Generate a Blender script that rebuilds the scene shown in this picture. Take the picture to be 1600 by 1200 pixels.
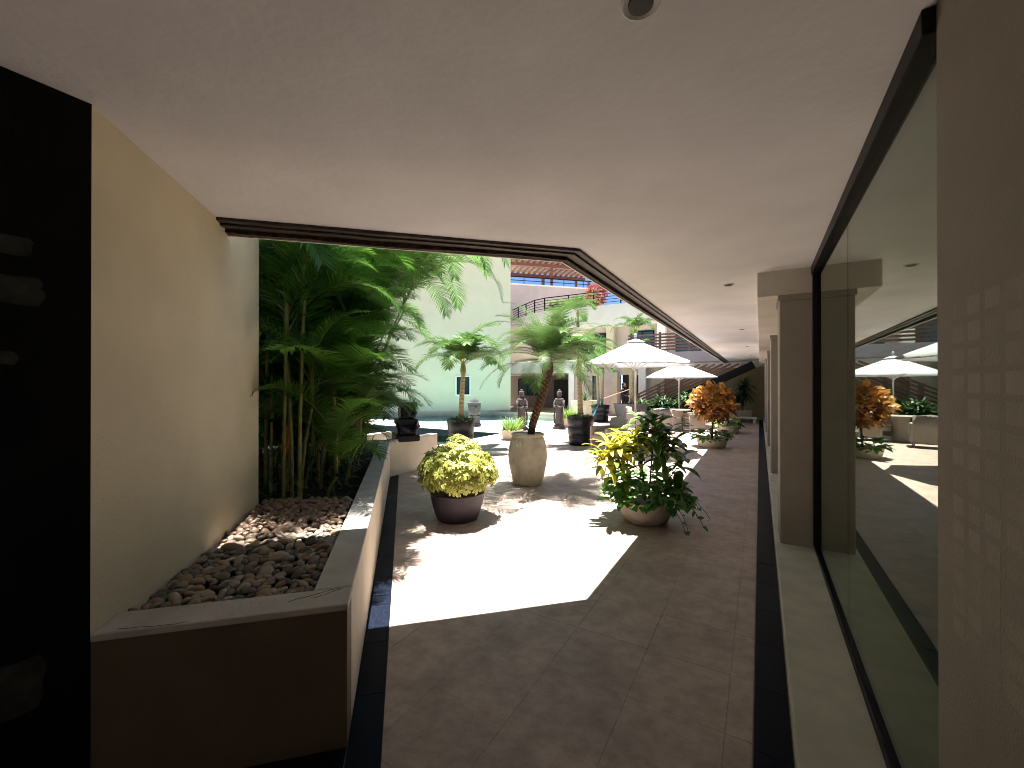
import bpy, bmesh, math, random
from mathutils import Vector, Matrix, noise
R = math.radians
random.seed(7)
scene = bpy.context.scene
for o in list(bpy.data.objects): bpy.data.objects.remove(o)
COL = scene.collection

# ------------------------------------------------------------------ camera
CAMH = 1.6
cam = bpy.data.cameras.new('camera'); co = bpy.data.objects.new('camera', cam); COL.objects.link(co)
cam.lens = 36 * 655 / 1600; cam.sensor_width = 36; cam.clip_start = .03; cam.clip_end = 2000
co.location = (0, 0, CAMH); co.rotation_euler = (R(90.17), 0, 0)
scene.camera = co
# ------------------------------------------------------------------ world, sun, exposure
SUNV = Vector((.055, -.14, -1)).normalized()          # the way the light travels
w = bpy.data.worlds.new('World'); scene.world = w; w.use_nodes = True
nt = w.node_tree
sky = nt.nodes.new('ShaderNodeTexSky'); sky.sky_type = 'NISHITA'; sky.sun_disc = False
sky.sun_elevation = math.asin(-SUNV.z); sky.sun_rotation = math.atan2(-SUNV.x, -SUNV.y)
sky.altitude = 3500; sky.air_density = .7; sky.dust_density = 0; sky.ozone_density = 6
bg = nt.nodes['Background']; bg.inputs['Strength'].default_value = .055
nt.links.new(sky.outputs[0], bg.inputs[0])
sl = bpy.data.lights.new('sun', 'SUN'); so = bpy.data.objects.new('sun', sl); COL.objects.link(so)
sl.energy = 5.0; sl.angle = R(.5); sl.color = (1, .96, .9)
so.rotation_euler = SUNV.to_track_quat('-Z', 'Y').to_euler(); so.location = (0, 0, 30)
vs = scene.view_settings; vs.view_transform = 'Standard'; vs.look = 'None'; vs.gamma = 1; vs.use_curve_mapping = False
vs.exposure = 2.35
scene.render.engine = 'CYCLES'
scene.cycles.filter_width = 1.0
scene.cycles.max_bounces = 10; scene.cycles.diffuse_bounces = 7; scene.cycles.transparent_max_bounces = 16

# ------------------------------------------------------------------ frames: 'A' = arcade (x across to the glass, y along), 'P' = planter
TA = R(-30.6); TP = R(14.4)
def fr(T, x, y): return Vector((x*math.cos(T) - y*math.sin(T), x*math.sin(T) + y*math.cos(T), 0))
def A(d, s, z=0): v = fr(TA, d, s); v.z = z; return v
def P(v_, u, z=0): v = fr(TP, v_, u); v.z = z; return v
def toA(p): return (p[0]*math.cos(TA)+p[1]*math.sin(TA), -p[0]*math.sin(TA)+p[1]*math.cos(TA))
def ground(px, D, z=0): return Vector(((px-800)/655*D, D, z))

# ------------------------------------------------------------------ materials
MATS = {}
def mat(name, col, rough=.7, noise_amt=.12, scale=6, bump=.0, bscale=40, spec=.4, metal=0, rnd=0, detail=6, trans=0, col2=None, coat=0, leafuv=None):
    m = bpy.data.materials.new(name); m.use_nodes = True; n = m.node_tree.nodes; L = m.node_tree.links
    b = n['Principled BSDF']; b.inputs['Roughness'].default_value = rough; b.inputs['Metallic'].default_value = metal
    b.inputs['Specular IOR Level'].default_value = spec
    if coat: b.inputs['Coat Weight'].default_value = coat
    geo = n.new('ShaderNodeNewGeometry')
    nz = n.new('ShaderNodeTexNoise'); nz.inputs['Scale'].default_value = scale; nz.inputs['Detail'].default_value = detail
    L.new(geo.outputs['Position'], nz.inputs['Vector'])
    ramp = n.new('ShaderNodeValToRGB'); ramp.color_ramp.elements[0].position = .3; ramp.color_ramp.elements[1].position = .7
    c = Vector(col)
    c2 = Vector(col2) if col2 else c*(1+noise_amt)
    c1 = c if col2 else c*(1-noise_amt)
    ramp.color_ramp.elements[0].color = (*c1, 1); ramp.color_ramp.elements[1].color = (*[min(1, x) for x in c2], 1)
    L.new(nz.outputs['Fac'], ramp.inputs[0]); out = ramp.outputs[0]
    if leafuv:                                         # (edge colour, edge start, vein colour)
        uv = n.new('ShaderNodeTexCoord'); sp = n.new('ShaderNodeSeparateXYZ'); L.new(uv.outputs['UV'], sp.inputs[0])
        sub = n.new('ShaderNodeMath'); sub.operation = 'SUBTRACT'; sub.inputs[1].default_value = .5; L.new(sp.outputs[0], sub.inputs[0])
        ab = n.new('ShaderNodeMath'); ab.operation = 'ABSOLUTE'; L.new(sub.outputs[0], ab.inputs[0])
        n2 = n.new('ShaderNodeTexNoise'); n2.inputs['Scale'].default_value = 60; L.new(geo.outputs['Position'], n2.inputs['Vector'])
        ad = n.new('ShaderNodeMath'); ad.operation = 'MULTIPLY_ADD'; ad.inputs[1].default_value = .45; L.new(n2.outputs['Fac'], ad.inputs[0]); L.new(ab.outputs[0], ad.inputs[2])
        r2 = n.new('ShaderNodeValToRGB'); e = r2.color_ramp.elements
        e[0].position = leafuv[1]; e[0].color = (0, 0, 0, 1); e[1].position = leafuv[1]+.08; e[1].color = (1, 1, 1, 1)
        L.new(ad.outputs[0], r2.inputs[0])
        mx = n.new('ShaderNodeMix'); mx.data_type = 'RGBA'; L.new(r2.outputs[0], mx.inputs[0]); L.new(out, mx.inputs[6]); mx.inputs[7].default_value = (*leafuv[0], 1)
        out = mx.outputs[2]
    if rnd:
        oi = n.new('ShaderNodeObjectInfo'); hs = n.new('ShaderNodeHueSaturation')
        mr = n.new('ShaderNodeMapRange'); mr.inputs[3].default_value = 1-rnd; mr.inputs[4].default_value = 1+rnd
        L.new(oi.outputs['Random'], mr.inputs[0]); L.new(mr.outputs[0], hs.inputs['Value']); L.new(out, hs.inputs['Color']); out = hs.outputs[0]
    L.new(out, b.inputs['Base Color'])
    if bump:
        nb = n.new('ShaderNodeTexNoise'); nb.inputs['Scale'].default_value = bscale; nb.inputs['Detail'].default_value = 5
        L.new(geo.outputs['Position'], nb.inputs['Vector'])
        bp = n.new('ShaderNodeBump'); bp.inputs['Strength'].default_value = bump; bp.inputs['Distance'].default_value = .01
        L.new(nb.outputs['Fac'], bp.inputs['Height']); L.new(bp.outputs[0], b.inputs['Normal'])
    if trans:
        t = n.new('ShaderNodeBsdfTranslucent'); mxs = n.new('ShaderNodeMixShader'); mxs.inputs[0].default_value = trans
        L.new(out, t.inputs[0]); L.new(b.outputs[0], mxs.inputs[1]); L.new(t.outputs[0], mxs.inputs[2])
        L.new(mxs.outputs[0], n['Material Output'].inputs[0])
    MATS[name] = m; return m
mat('ceiling', (.665, .66, .685), .85, .10, 1.3, .4, 18)
mat('cream', (.60, .54, .385), .85, .07, 2.2, .35, 60)
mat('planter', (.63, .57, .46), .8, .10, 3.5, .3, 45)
mat('planter_front_shaded', (.14, .105, .07), .85, .12, 3, .3, 50)  # planter paint darkened: shade on the front face put into the colour
mat('planter_cap', (.50, .47, .43), .75, .16, 5, .35, 40)
mat('blackwall', (.006, .006, .006), .7, .3, 4, .2, 30, spec=.15)
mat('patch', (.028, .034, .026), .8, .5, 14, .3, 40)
mat('grout', (.36, .305, .255), .95, .15, 20)
mat('granite', (.006, .009, .018), .45, .5, 60, .05, 200, spec=.06, rnd=.25)
mat('kerb', (.52, .48, .40), .75, .12, 6, .3, 60)
mat('column', (.30, .27, .235), .8, .07, 4, .35, 90)
mat('beam', (.55, .51, .46), .85, .06, 3, .2, 50)
mat('sidepanel', (.20, .175, .14), .8, .06, 5, .3, 120)
mat('sidetile', (.213, .188, .151), .75, .08, 9, .25, 120, rnd=.08)
mat('metal_black', (.006, .006, .007), .45, .2, 10, spec=.12)
mat('wood_dark', (.05, .036, .03), .55, .4, 14, .4, 60)
mat('wood_rough', (.06, .04, .028), .8, .6, 25, .8, 70)
mat('wood_red', (.13, .045, .03), .6, .3, 12, .3, 60, rnd=.2)
mat('wood_slat', (.15, .07, .05), .55, .3, 12, .3, 60, rnd=.3)
mat('lip', (.78, .74, .68), .8, .06, 5)
mat('mint', (.53, .515, .385), .85, .04, 1.2, .2, 30)
mat('white', (.64, .62, .57), .8, .05, 2, .2, 30)
mat('pink', (.42, .34, .32), .85, .05, 2, .2, 30)
mat('tan', (.40, .34, .29), .85, .08, 2, .2, 30)
mat('olive', (.33, .27, .15), .85, .12, 1.8, .3, 30)
mat('sand', (.42, .37, .27), .85, .1, 4, .2, 30)
mat('dark_in', (.02, .02, .022), .6, .2, 4)
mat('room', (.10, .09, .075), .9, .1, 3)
mat('teal_glass', (.01, .035, .045), .12, .2, 3, spec=.6)
mat('soil', (.018, .013, .010), .95, .4, 30, .8, 50)
mat('canvas', (.56, .57, .58), .75, .03, 6, .1, 150, trans=.2)
mat('alu', (.62, .62, .62), .35, .06, 20, metal=.6)
mat('wicker', (.27, .235, .20), .75, .25, 90, .7, 160)
mat('pot_purple', (.032, .024, .036), .5, .2, 10, .2, 60)
mat('pot_stone', (.52, .455, .36), .7, .2, 7, .4, 50)
mat('pot_bowl', (.33, .28, .24), .75, .2, 8, .4, 50)
mat('pot_cream', (.50, .45, .34), .75, .15, 8, .3, 50)
mat('pot_black', (.007, .008, .013), .4, .3, 12, .15, 50)
mat('pot_grey', (.13, .125, .135), .6, .15, 8, .2, 50)
mat('stone_grey', (.075, .066, .064), .9, .25, 14, .6, 50)
mat('stone_pale', (.075, .08, .08), .9, .2, 10, .5, 50)
mat('stone_black', (.012, .012, .016), .6, .4, 14, .6, 40)
mat('trunk_ring', (.36, .29, .15), .8, .2, 14, .4, 60)
mat('trunk_rust', (.22, .085, .035), .8, .3, 16, .5, 60)
mat('trunk_cane', (.20, .21, .075), .55, .35, 9, .2, 40)
mat('trunk_tan', (.42, .30, .12), .6, .2, 9, .2, 40)
mat('trunk_date', (.085, .045, .028), .9, .45, 40, .8, 70)
mat('date_scale', (.22, .13, .085), .9, .4, 30, .3, 70)
mat('dry_sheath', (.55, .17, .035), .8, .3, 20, .4, 60)
mat('branch', (.07, .05, .04), .85, .3, 20, .5, 60)
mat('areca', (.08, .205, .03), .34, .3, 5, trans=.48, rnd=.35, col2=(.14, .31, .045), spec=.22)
mat('areca_shaded', (.032, .085, .018), .4, .3, 5, trans=.25, rnd=.4, col2=(.055, .125, .024))  # darker areca leaf: shade inside the clump put into the colour
mat('areca_stem', (.17, .19, .05), .5, .2, 8)
mat('date', (.07, .14, .035), .42, .25, 6, trans=.33, rnd=.25, col2=(.12, .21, .055), spec=.2)
mat('manila', (.055, .135, .03), .42, .25, 6, trans=.33, rnd=.25, col2=(.11, .21, .042), spec=.15)
mat('grassy', (.13, .25, .035), .45, .25, 6, trans=.35, rnd=.25, col2=(.24, .36, .07))
mat('shrub', (.022, .06, .016), .45, .4, 6, trans=.2, rnd=.3, col2=(.05, .11, .025))
mat('shrub_bright', (.06, .14, .025), .45, .4, 6, trans=.3, rnd=.3, col2=(.12, .22, .04))
mat('schefflera', (.20, .27, .028), .36, .3, 25, trans=.28, rnd=.25, col2=(.36, .40, .05), leafuv=((.58, .56, .20), .46))
mat('croton_yellow', (.50, .47, .03), .4, .3, 14, trans=.3, rnd=.2, col2=(.68, .62, .08), leafuv=((.26, .34, .03), .66))
mat('croton_mixed', (.10, .20, .03), .4, .3, 14, trans=.28, rnd=.25, col2=(.22, .32, .04), leafuv=((.50, .50, .12), .62))
mat('dieffen', (.055, .14, .028), .33, .3, 14, trans=.25, rnd=.25, col2=(.10, .22, .04), leafuv=((.52, .56, .24), .60))
mat('ivy', (.045, .14, .022), .38, .3, 14, trans=.3, rnd=.4, col2=(.09, .23, .036))
mat('croton_orange', (.40, .15, .03), .42, .3, 14, trans=.3, rnd=.45, col2=(.66, .38, .09))
mat('croton_red', (.10, .022, .012), .42, .3, 14, trans=.25, rnd=.4, col2=(.24, .07, .02))
mat('bougainvillea', (.35, .07, .03), .6, .3, 14, trans=.3, rnd=.3)
mat('cloth_black', (.012, .012, .014), .9, .2, 20)
mat('skin', (.32, .18, .12), .6, .05, 20)
mat('pole_wood', (.45, .28, .15), .6, .1, 20)
mat('hose_blue', (.04, .22, .34), .5, .1, 20)
mat('lamp_ring', (.5, .49, .47), .4, .05, 20)
mat('pool_plaster', (.52, .70, .66), .7, .06, 5)
mat('pool_dark', (.03, .045, .045), .6, .2, 5)
mat('coping', (.62, .58, .50), .7, .1, 6, .2, 60)

def stone_floor():
    m = mat('travertine', (.47, .375, .325), .5, .17, 3.2, .12, 160, spec=.35, rnd=.03)
    n = m.node_tree.nodes; L = m.node_tree.links; b = n['Principled BSDF']
    src = b.inputs['Base Color'].links[0].from_socket
    geo = n.new('ShaderNodeNewGeometry')
    mp = n.new('ShaderNodeMapping'); mp.inputs['Rotation'].default_value = (0, 0, R(30.6)); mp.inputs['Scale'].default_value = (7, 9, 7)
    L.new(geo.outputs['Position'], mp.inputs[0])
    nz = n.new('ShaderNodeTexNoise'); nz.inputs['Scale'].default_value = 1.4; nz.inputs['Detail'].default_value = 9; nz.inputs['Roughness'].default_value = .7
    L.new(mp.outputs[0], nz.inputs['Vector'])
    r = n.new('ShaderNodeValToRGB'); r.color_ramp.elements[0].position = .36; r.color_ramp.elements[0].color = (.62, .55, .48, 1); r.color_ramp.elements[1].position = .62; r.color_ramp.elements[1].color = (1, 1, 1, 1)
    L.new(nz.outputs['Fac'], r.inputs[0])
    mx = n.new('ShaderNodeMix'); mx.data_type = 'RGBA'; mx.blend_type = 'MULTIPLY'; mx.inputs[0].default_value = .6
    L.new(src, mx.inputs[6]); L.new(r.outputs[0], mx.inputs[7])
    # small pits and pale chips
    vz = n.new('ShaderNodeTexNoise'); vz.inputs['Scale'].default_value = 75; vz.inputs['Detail'].default_value = 3
    L.new(geo.outputs['Position'], vz.inputs['Vector'])
    r3 = n.new('ShaderNodeValToRGB'); e = r3.color_ramp.elements; e[0].position = .27; e[0].color = (.45, .40, .35, 1); e[1].position = .36; e[1].color = (1, 1, 1, 1)
    ne = e.new(.70); ne.color = (1, 1, 1, 1); ne = e.new(.76); ne.color = (1.35, 1.35, 1.35, 1)
    L.new(vz.outputs['Fac'], r3.inputs[0])
    m2 = n.new('ShaderNodeMix'); m2.data_type = 'RGBA'; m2.blend_type = 'MULTIPLY'; m2.inputs[0].default_value = .8
    L.new(mx.outputs[2], m2.inputs[6]); L.new(r3.outputs[0], m2.inputs[7])
    L.new(m2.outputs[2], b.inputs['Base Color'])
stone_floor()

def pebble_mat():
    m = mat('pebble', (.3, .25, .2), .48, .2, 30, .15, 90)
    n = m.node_tree.nodes; L = m.node_tree.links; b = n['Principled BSDF']
    oi = n.new('ShaderNodeObjectInfo'); r = n.new('ShaderNodeValToRGB'); r.color_ramp.interpolation = 'CONSTANT'
    cols = [(.14, .11, .09), (.27, .18, .10), (.33, .28, .21), (.07, .065, .06), (.34, .22, .12), (.18, .14, .115), (.26, .23, .19), (.09, .10, .08), (.42, .34, .25), (.20, .12, .075), (.03, .03, .033), (.28, .21, .15)]
    e = r.color_ramp.elements; e[0].color = (*cols[0], 1); e[1].position = 1/12; e[1].color = (*cols[1], 1)
    for k in range(2, 12): q = e.new(k/12); q.color = (*cols[k], 1)
    L.new(oi.outputs['Random'], r.inputs[0])
    src = b.inputs['Base Color'].links[0].from_socket
    mx = n.new('ShaderNodeMix'); mx.data_type = 'RGBA'; mx.inputs[0].default_value = .75
    L.new(src, mx.inputs[6]); L.new(r.outputs[0], mx.inputs[7]); L.new(mx.outputs[2], b.inputs['Base Color'])
pebble_mat()

def two_sided(n, L, fz, ior):
    g_ = n.new('ShaderNodeNewGeometry'); m_ = n.new('ShaderNodeMapRange'); m_.inputs[3].default_value = ior; m_.inputs[4].default_value = 1/ior
    L.new(g_.outputs['Backfacing'], m_.inputs[0]); L.new(m_.outputs[0], fz.inputs['IOR'])
def glass_mat():
    m = bpy.data.materials.new('window_glass'); m.use_nodes = True; n = m.node_tree.nodes; L = m.node_tree.links
    n.remove(n['Principled BSDF'])
    fz = n.new('ShaderNodeFresnel'); two_sided(n, L, fz, 1.75)
    ge = n.new('ShaderNodeNewGeometry')
    tr = n.new('ShaderNodeBsdfTransparent'); tr.inputs[0].default_value = (.52, .60, .48, 1)
    gl = n.new('ShaderNodeBsdfGlossy'); gl.inputs['Roughness'].default_value = 0.0; gl.inputs[0].default_value = (.95, 1, .94, 1)
    mx = n.new('ShaderNodeMixShader'); L.new(fz.outputs[0], mx.inputs[0]); L.new(tr.outputs[0], mx.inputs[1]); L.new(gl.outputs[0], mx.inputs[2])
    L.new(mx.outputs[0], n['Material Output'].inputs[0]); MATS['window_glass'] = m
glass_mat()
def water_mat(name, tint, rough=.03, ior=1.15, bump=.03):
    m = bpy.data.materials.new(name); m.use_nodes = True; n = m.node_tree.nodes; L = m.node_tree.links
    n.remove(n['Principled BSDF'])
    geo = n.new('ShaderNodeNewGeometry'); nz = n.new('ShaderNodeTexNoise'); nz.inputs['Scale'].default_value = 5; L.new(geo.outputs['Position'], nz.inputs['Vector'])
    bp = n.new('ShaderNodeBump'); bp.inputs['Strength'].default_value = bump; bp.inputs['Distance'].default_value = .05; L.new(nz.outputs['Fac'], bp.inputs['Height'])
    fz = n.new('ShaderNodeFresnel'); two_sided(n, L, fz, ior); 
    tr = n.new('ShaderNodeBsdfTransparent'); tr.inputs[0].default_value = (*tint, 1)
    gl = n.new('ShaderNodeBsdfGlossy'); gl.inputs['Roughness'].default_value = rough; L.new(bp.outputs[0], gl.inputs['Normal'])
    mx = n.new('ShaderNodeMixShader'); L.new(fz.outputs[0], mx.inputs[0]); L.new(tr.outputs[0], mx.inputs[1]); L.new(gl.outputs[0], mx.inputs[2])
    L.new(mx.outputs[0], n['Material Output'].inputs[0]); MATS[name] = m
water_mat('water', (.90, .985, .975), ior=1.10, bump=.02); water_mat('water_green', (.66, .86, .72))

# ------------------------------------------------------------------ mesh builder
class MB:
    def __init__(s, org=(0, 0, 0)): s.v = []; s.f = []; s.uv = {}; s.mi = []; s.cur = 0; s.o = Vector(org)
    def add(s, vs_, fs, uvs=None):
        b = len(s.v); s.v += [tuple(Vector(q) - s.o) for q in vs_]
        for k, f in enumerate(fs):
            if uvs: s.uv[len(s.f)] = uvs[k]
            s.f.append(tuple(b+i for i in f)); s.mi.append(s.cur)
        return s
    def box(s, x0, x1, y0, y1, z0, z1):
        v = [(x, y, z) for z in (z0, z1) for y in (y0, y1) for x in (x0, x1)]
        return s.add(v, [(0, 2, 3, 1), (4, 5, 7, 6), (0, 1, 5, 4), (2, 6, 7, 3), (0, 4, 6, 2), (1, 3, 7, 5)])
    def bar(s, a, b, w_, h_, up=(0, 0, 1)):                # rectangular bar from a to b
        a = Vector(a); b = Vector(b); t = (b-a).normalized(); sd = t.cross(Vector(up))
        sd = sd.normalized() if sd.length > 1e-4 else Vector((1, 0, 0)); u = sd.cross(t)
        v = [p + sd*x*w_/2 + u*y*h_/2 for p in (a, b) for x, y in ((-1, -1), (1, -1), (1, 1), (-1, 1))]
        return s.add(v, [(3, 2, 1, 0), (4, 5, 6, 7), (0, 1, 5, 4), (1, 2, 6, 5), (2, 3, 7, 6), (3, 0, 4, 7)])
    def prism(s, pts, z0, z1):
        n_ = len(pts); v = [(p[0], p[1], z0) for p in pts] + [(p[0], p[1], z1) for p in pts]
        f = [tuple(range(n_-1, -1, -1)), tuple(range(n_, 2*n_))] + [(i, (i+1) % n_, n_+(i+1) % n_, n_+i) for i in range(n_)]
        return s.add(v, f)
    def tube(s, pts, rad, seg=8, cap=True):
        pts = [Vector(p) for p in pts]; n_ = len(pts)
        rad = rad if isinstance(rad, (list, tuple)) else [rad]*n_
        v = []
        for i, p in enumerate(pts):
            t = (pts[min(i+1, n_-1)] - pts[max(i-1, 0)]).normalized()
            a = t.cross(Vector((0, 1, 0)) if abs(t.y) < .9 else Vector((1, 0, 0))).normalized(); b = t.cross(a)
            v += [p + (a*math.cos(k*2*math.pi/seg) + b*math.sin(k*2*math.pi/seg))*rad[i] for k in range(seg)]
        f = [(i*seg+k, i*seg+(k+1) % seg, (i+1)*seg+(k+1) % seg, (i+1)*seg+k) for i in range(n_-1) for k in range(seg)]
        if cap: f += [tuple(range(seg-1, -1, -1)), tuple(range((n_-1)*seg, n_*seg))]
        return s.add(v, f)
    def lathe(s, prof, seg=28, c=(0, 0, 0), ex=1, ey=1, rot=0):
        v = []; n_ = len(prof)
        for r, z in prof:
            v += [(c[0]+r*ex*math.cos(rot+k*2*math.pi/seg), c[1]+r*ey*math.sin(rot+k*2*math.pi/seg), c[2]+z) for k in range(seg)]
        f = [(i*seg+k, i*seg+(k+1) % seg, (i+1)*seg+(k+1) % seg, (i+1)*seg+k) for i in range(n_-1) for k in range(seg)]
        f += [tuple(range(seg-1, -1, -1)), tuple(range((n_-1)*seg, n_*seg))]
        return s.add(v, f)
    def ball(s, c, rx, ry, rz, seg=14, rings=9):
        prof = [(math.sin(math.pi*i/rings), -math.cos(math.pi*i/rings)) for i in range(rings+1)]
        prof[0] = (.02, -1); prof[-1] = (.02, 1)
        v = []
        for r, z in prof: v += [(c[0]+rx*r*math.cos(k*2*math.pi/seg), c[1]+ry*r*math.sin(k*2*math.pi/seg), c[2]+rz*z) for k in range(seg)]
        f = [(i*seg+k, i*seg+(k+1) % seg, (i+1)*seg+(k+1) % seg, (i+1)*seg+k) for i in range(rings) for k in range(seg)]
        return s.add(v, f)
    def leaf(s, base, d, up, L, W, nseg=5, droop=.3, fold=.15, prof=None, across=3, wave=0):
        base = Vector(base); d = Vector(d).normalized(); up = Vector(up)
        sd = d.cross(up)
        sd = sd.normalized() if sd.length > 1e-4 else Vector((1, 0, 0))
        v = []; p = base.copy(); cur = d.copy(); ph = random.random()*6
        for i in range(nseg+1):
            t = i/nseg
            wd = (prof(t) if prof else max(.04, math.sin(math.pi*min(1, t*.93+.05))**.8))*W/2
            nrm = sd.cross(cur)
            wv = nrm*wave*W*math.sin(t*9+ph)
            if across == 3: v += [p - sd*wd + nrm*fold*wd + wv, p, p + sd*wd + nrm*fold*wd - wv]
            else: v += [p - sd*wd, p + sd*wd]
            cur = (cur + Vector((0, 0, -1))*droop/nseg*(.5+t)).normalized()
            p = p + cur*L/nseg
        f = []; uvs = []
        for i in range(nseg):
            for k in range(across-1):
                a = i*across+k; f.append((a, a+1, a+across+1, a+across))
                u0, u1 = k/(across-1), (k+1)/(across-1); uvs.append([(u0, i/nseg), (u1, i/nseg), (u1, (i+1)/nseg), (u0, (i+1)/nseg)])
        return s.add(v, f, uvs)
    def mesh(s, name, mats, smooth=False):
        me = bpy.data.meshes.new(name); me.from_pydata(s.v, [], s.f)
        for m in (mats if isinstance(mats, (list, tuple)) else [mats]): me.materials.append(MATS[m])
        me.polygons.foreach_set('material_index', s.mi)
        if s.uv:
            ul = me.uv_layers.new(name='UVMap')
            for pi, p in enumerate(me.polygons):
                q = s.uv.get(pi)
                if q:
                    for k, li in enumerate(p.loop_indices): ul.data[li].uv = q[k]
        if smooth: me.shade_smooth()
        me.update(); return me
    def build(s, name, mats, parent=None, smooth=False, loc=(0, 0, 0), rz=0, bevel=0):
        o = bpy.data.objects.new(name, s.mesh(name, mats, smooth)); COL.objects.link(o)
        o.location = loc; o.rotation_euler = (0, 0, rz); o.parent = parent
        if bevel:
            b = o.modifiers.new('bevel', 'BEVEL'); b.width = bevel; b.segments = 2; b.limit_method = 'ANGLE'
        if smooth and smooth != 'all': auto_smooth(o)
        return o
def auto_smooth(o, ang=40):
    me = o.data; bm = bmesh.new(); bm.from_mesh(me)
    for e in bm.edges:
        if len(e.link_faces) == 2 and e.calc_face_angle(0) > R(ang): e.smooth = False
    bm.to_mesh(me); bm.free()
def inst(name, me, parent, loc=(0, 0, 0), rot=(0, 0, 0), sc=1):
    o = bpy.data.objects.new(name, me); COL.objects.link(o); o.parent = parent
    o.location = loc; o.rotation_euler = rot; o.scale = (sc, sc, sc) if not isinstance(sc, (tuple, list)) else sc
    return o
def tag(o, label=None, cat=None, group=None, kind=None):
    if label: o['label'] = label
    if cat: o['category'] = cat
    if group: o['group'] = group
    if kind: o['kind'] = kind
    return o
def thing(name, label, cat, loc=(0, 0, 0), rz=0, group=None):
    o = bpy.data.objects.new(name, None); COL.objects.link(o); o.location = loc; o.rotation_euler = (0, 0, rz); o.empty_display_size = .1
    return tag(o, label, cat, group)
def thingA(name, label, cat, d, s, z=0, group=None): return thing(name, label, cat, A(d, s, z), TA, group)
def thingP(name, label, cat, v, u, z=0, group=None): return thing(name, label, cat, P(v, u, z), TP, group)
def rnd(a, b): return random.uniform(a, b)

# ================================================================== SETTING
CEIL = 2.69; V0 = -.244; U0 = 1.98; DP = -1.237; UA = 3.10
PE = -7.15                       # pool edge (d)
DPL = -5.745                     # planter return (d)
# ---- floor with tiles
def uvP(p): return (p[0]*math.cos(TP)+p[1]*math.sin(TP), -p[0]*math.sin(TP)+p[1]*math.cos(TP))
mb = MB(); mb.prism([(-16, -6), (.13, -6), (.13, 24), (-5, 24), (-5, 28.6), (-20, 28.6), (-20, 19.2), (PE-.1, 19.2), (PE-.1, 8.2), (-16, 8.2)], -.3, -.008)
floor = mb.build('floor', 'grout', loc=(0, 0, 0), rz=TA); tag(floor, kind='structure')
def clip(poly, fn):              # keep fn(p) >= 0
    out = []
    for i in range(len(poly)):
        a, b = poly[i], poly[(i+1) % len(poly)]; fa, fb = fn(a), fn(b)
        if fa >= 0: out.append(a)
        if fa*fb < 0:
            t = fa/(fa-fb); out.append((a[0]+(b[0]-a[0])*t, a[1]+(b[1]-a[1])*t))
    return out
def vdist(p): w_ = A(*p); return uvP(w_)[0] - (V0+.15)
def udist(p): w_ = A(*p); return (U0-.15) - uvP(w_)[1]
TS = .45; G = .0008
pieces = []
for i in range(-44, 1):
    for j in range(-6, 60):
        d0, d1, s0, s1 = -.591+i*TS+TS, -.591+i*TS+2*TS, 1.71+j*TS-TS, 1.71+j*TS
        q = [(d0+G, s0+G), (d1-G, s0+G), (d1-G, s1-G), (d0+G, s1-G)]
        q = clip(q, lambda p: -.032 - p[0])
        q = clip(q, lambda p: p[0]-PE)
        if len(q) < 3: continue
        c = (sum(p[0] for p in q)/len(q), sum(p[1] for p in q)/len(q))
        for reg in range(2):
            if reg == 0:         # right of the planter border
                r_ = clip(clip(q, vdist), lambda p: p[0]-DPL)
                if s0 > 8.3: r_ = q
            else:                # in front of the planter
                if c[1] > 3: continue
                r_ = clip(clip(q, udist), lambda p: -vdist(p)-.004); r_ = clip(r_, lambda p: p[0]+2.2) if len(r_) > 2 else r_
            if len(r_) < 3: continue
            cc = (sum(p[0] for p in r_)/len(r_), sum(p[1] for p in r_)/len(r_)); wpt = A(*cc)
            pieces.append((wpt.y, len(r_) == 4 and r_ == q and abs(d1-d0-TS) < 1e-6 and max(p[0] for p in q)-min(p[0] for p in q) > TS-3*G and max(p[1] for p in q)-min(p[1] for p in q) > TS-3*G, r_, cc, wpt))
full = MB().prism([(-TS/2+G, -TS/2+G), (TS/2-G, -TS/2+G), (TS/2-G, TS/2-G), (-TS/2+G, TS/2-G)], -.01, 0).mesh('tile', 'travertine')
vis = [p for p in pieces if p[0] > 1.2 and abs(p[4].x) < p[0]*1.3]
vis.sort(key=lambda p: p[0]); near = vis[:290]; ids = set(id(p) for p in near)
rest = MB()
for p in pieces:
    dz = rnd(-.0006, .0006)
    if id(p) in ids:
        if p[1]: inst('tile', full, floor, (p[3][0], p[3][1], dz))
        else:
            m_ = MB((p[3][0], p[3][1], 0)); m_.prism(p[2], -.01, 0); o = m_.build('tile', 'travertine', floor); o.location = (p[3][0], p[3][1], dz)
    else: rest.prism(p[2], -.01, dz)
tag(rest.build('tile', 'travertine', floor), kind='stuff')
# black border strips
bt = MB().box(-.0735, .0735, -.2235, .2235, -.01, .002).mesh('border_tile', 'granite')
for k in range(-4, 46): inst('border_tile', bt, floor, (.047, 2.126-.225+k*.45, 0))
def border(p0, p1, n_):          # local A coords along a line
    p0, p1 = Vector(p0), Vector(p1); d = p1-p0; L_ = d.length; ang = math.atan2(d.y, d.x) - math.pi/2
    k = max(1, round(L_/.45)); st = L_/k
    for i in range(k):
        c = p0 + d*((i+.5)/k); o = inst('border_tile', bt, floor, (c.x, c.y, 0), (0, 0, ang)); o.scale = (1, (st-.004)/.447, 1)
def PA(v, u): return toA(P(v, u))
border(PA(V0+.075, U0-.15), PA(V0+.075, 7.75), 1)
border(PA(-2.6, U0-.075), PA(V0-.002, U0-.075), 1)
kb = MB((.125, 0, 0)); kb.box(.125, 3.6, -6, 23, -.1, .1)
tag(kb.build('kerb', 'kerb', loc=A(.125, 0), rz=TA, bevel=.008), kind='structure')
# far ground sheet
g = MB(); g.box(-400, 400, -400, 400, -1.2, -1.1); tag(g.build('ground', 'sand'), kind='structure')

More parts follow.
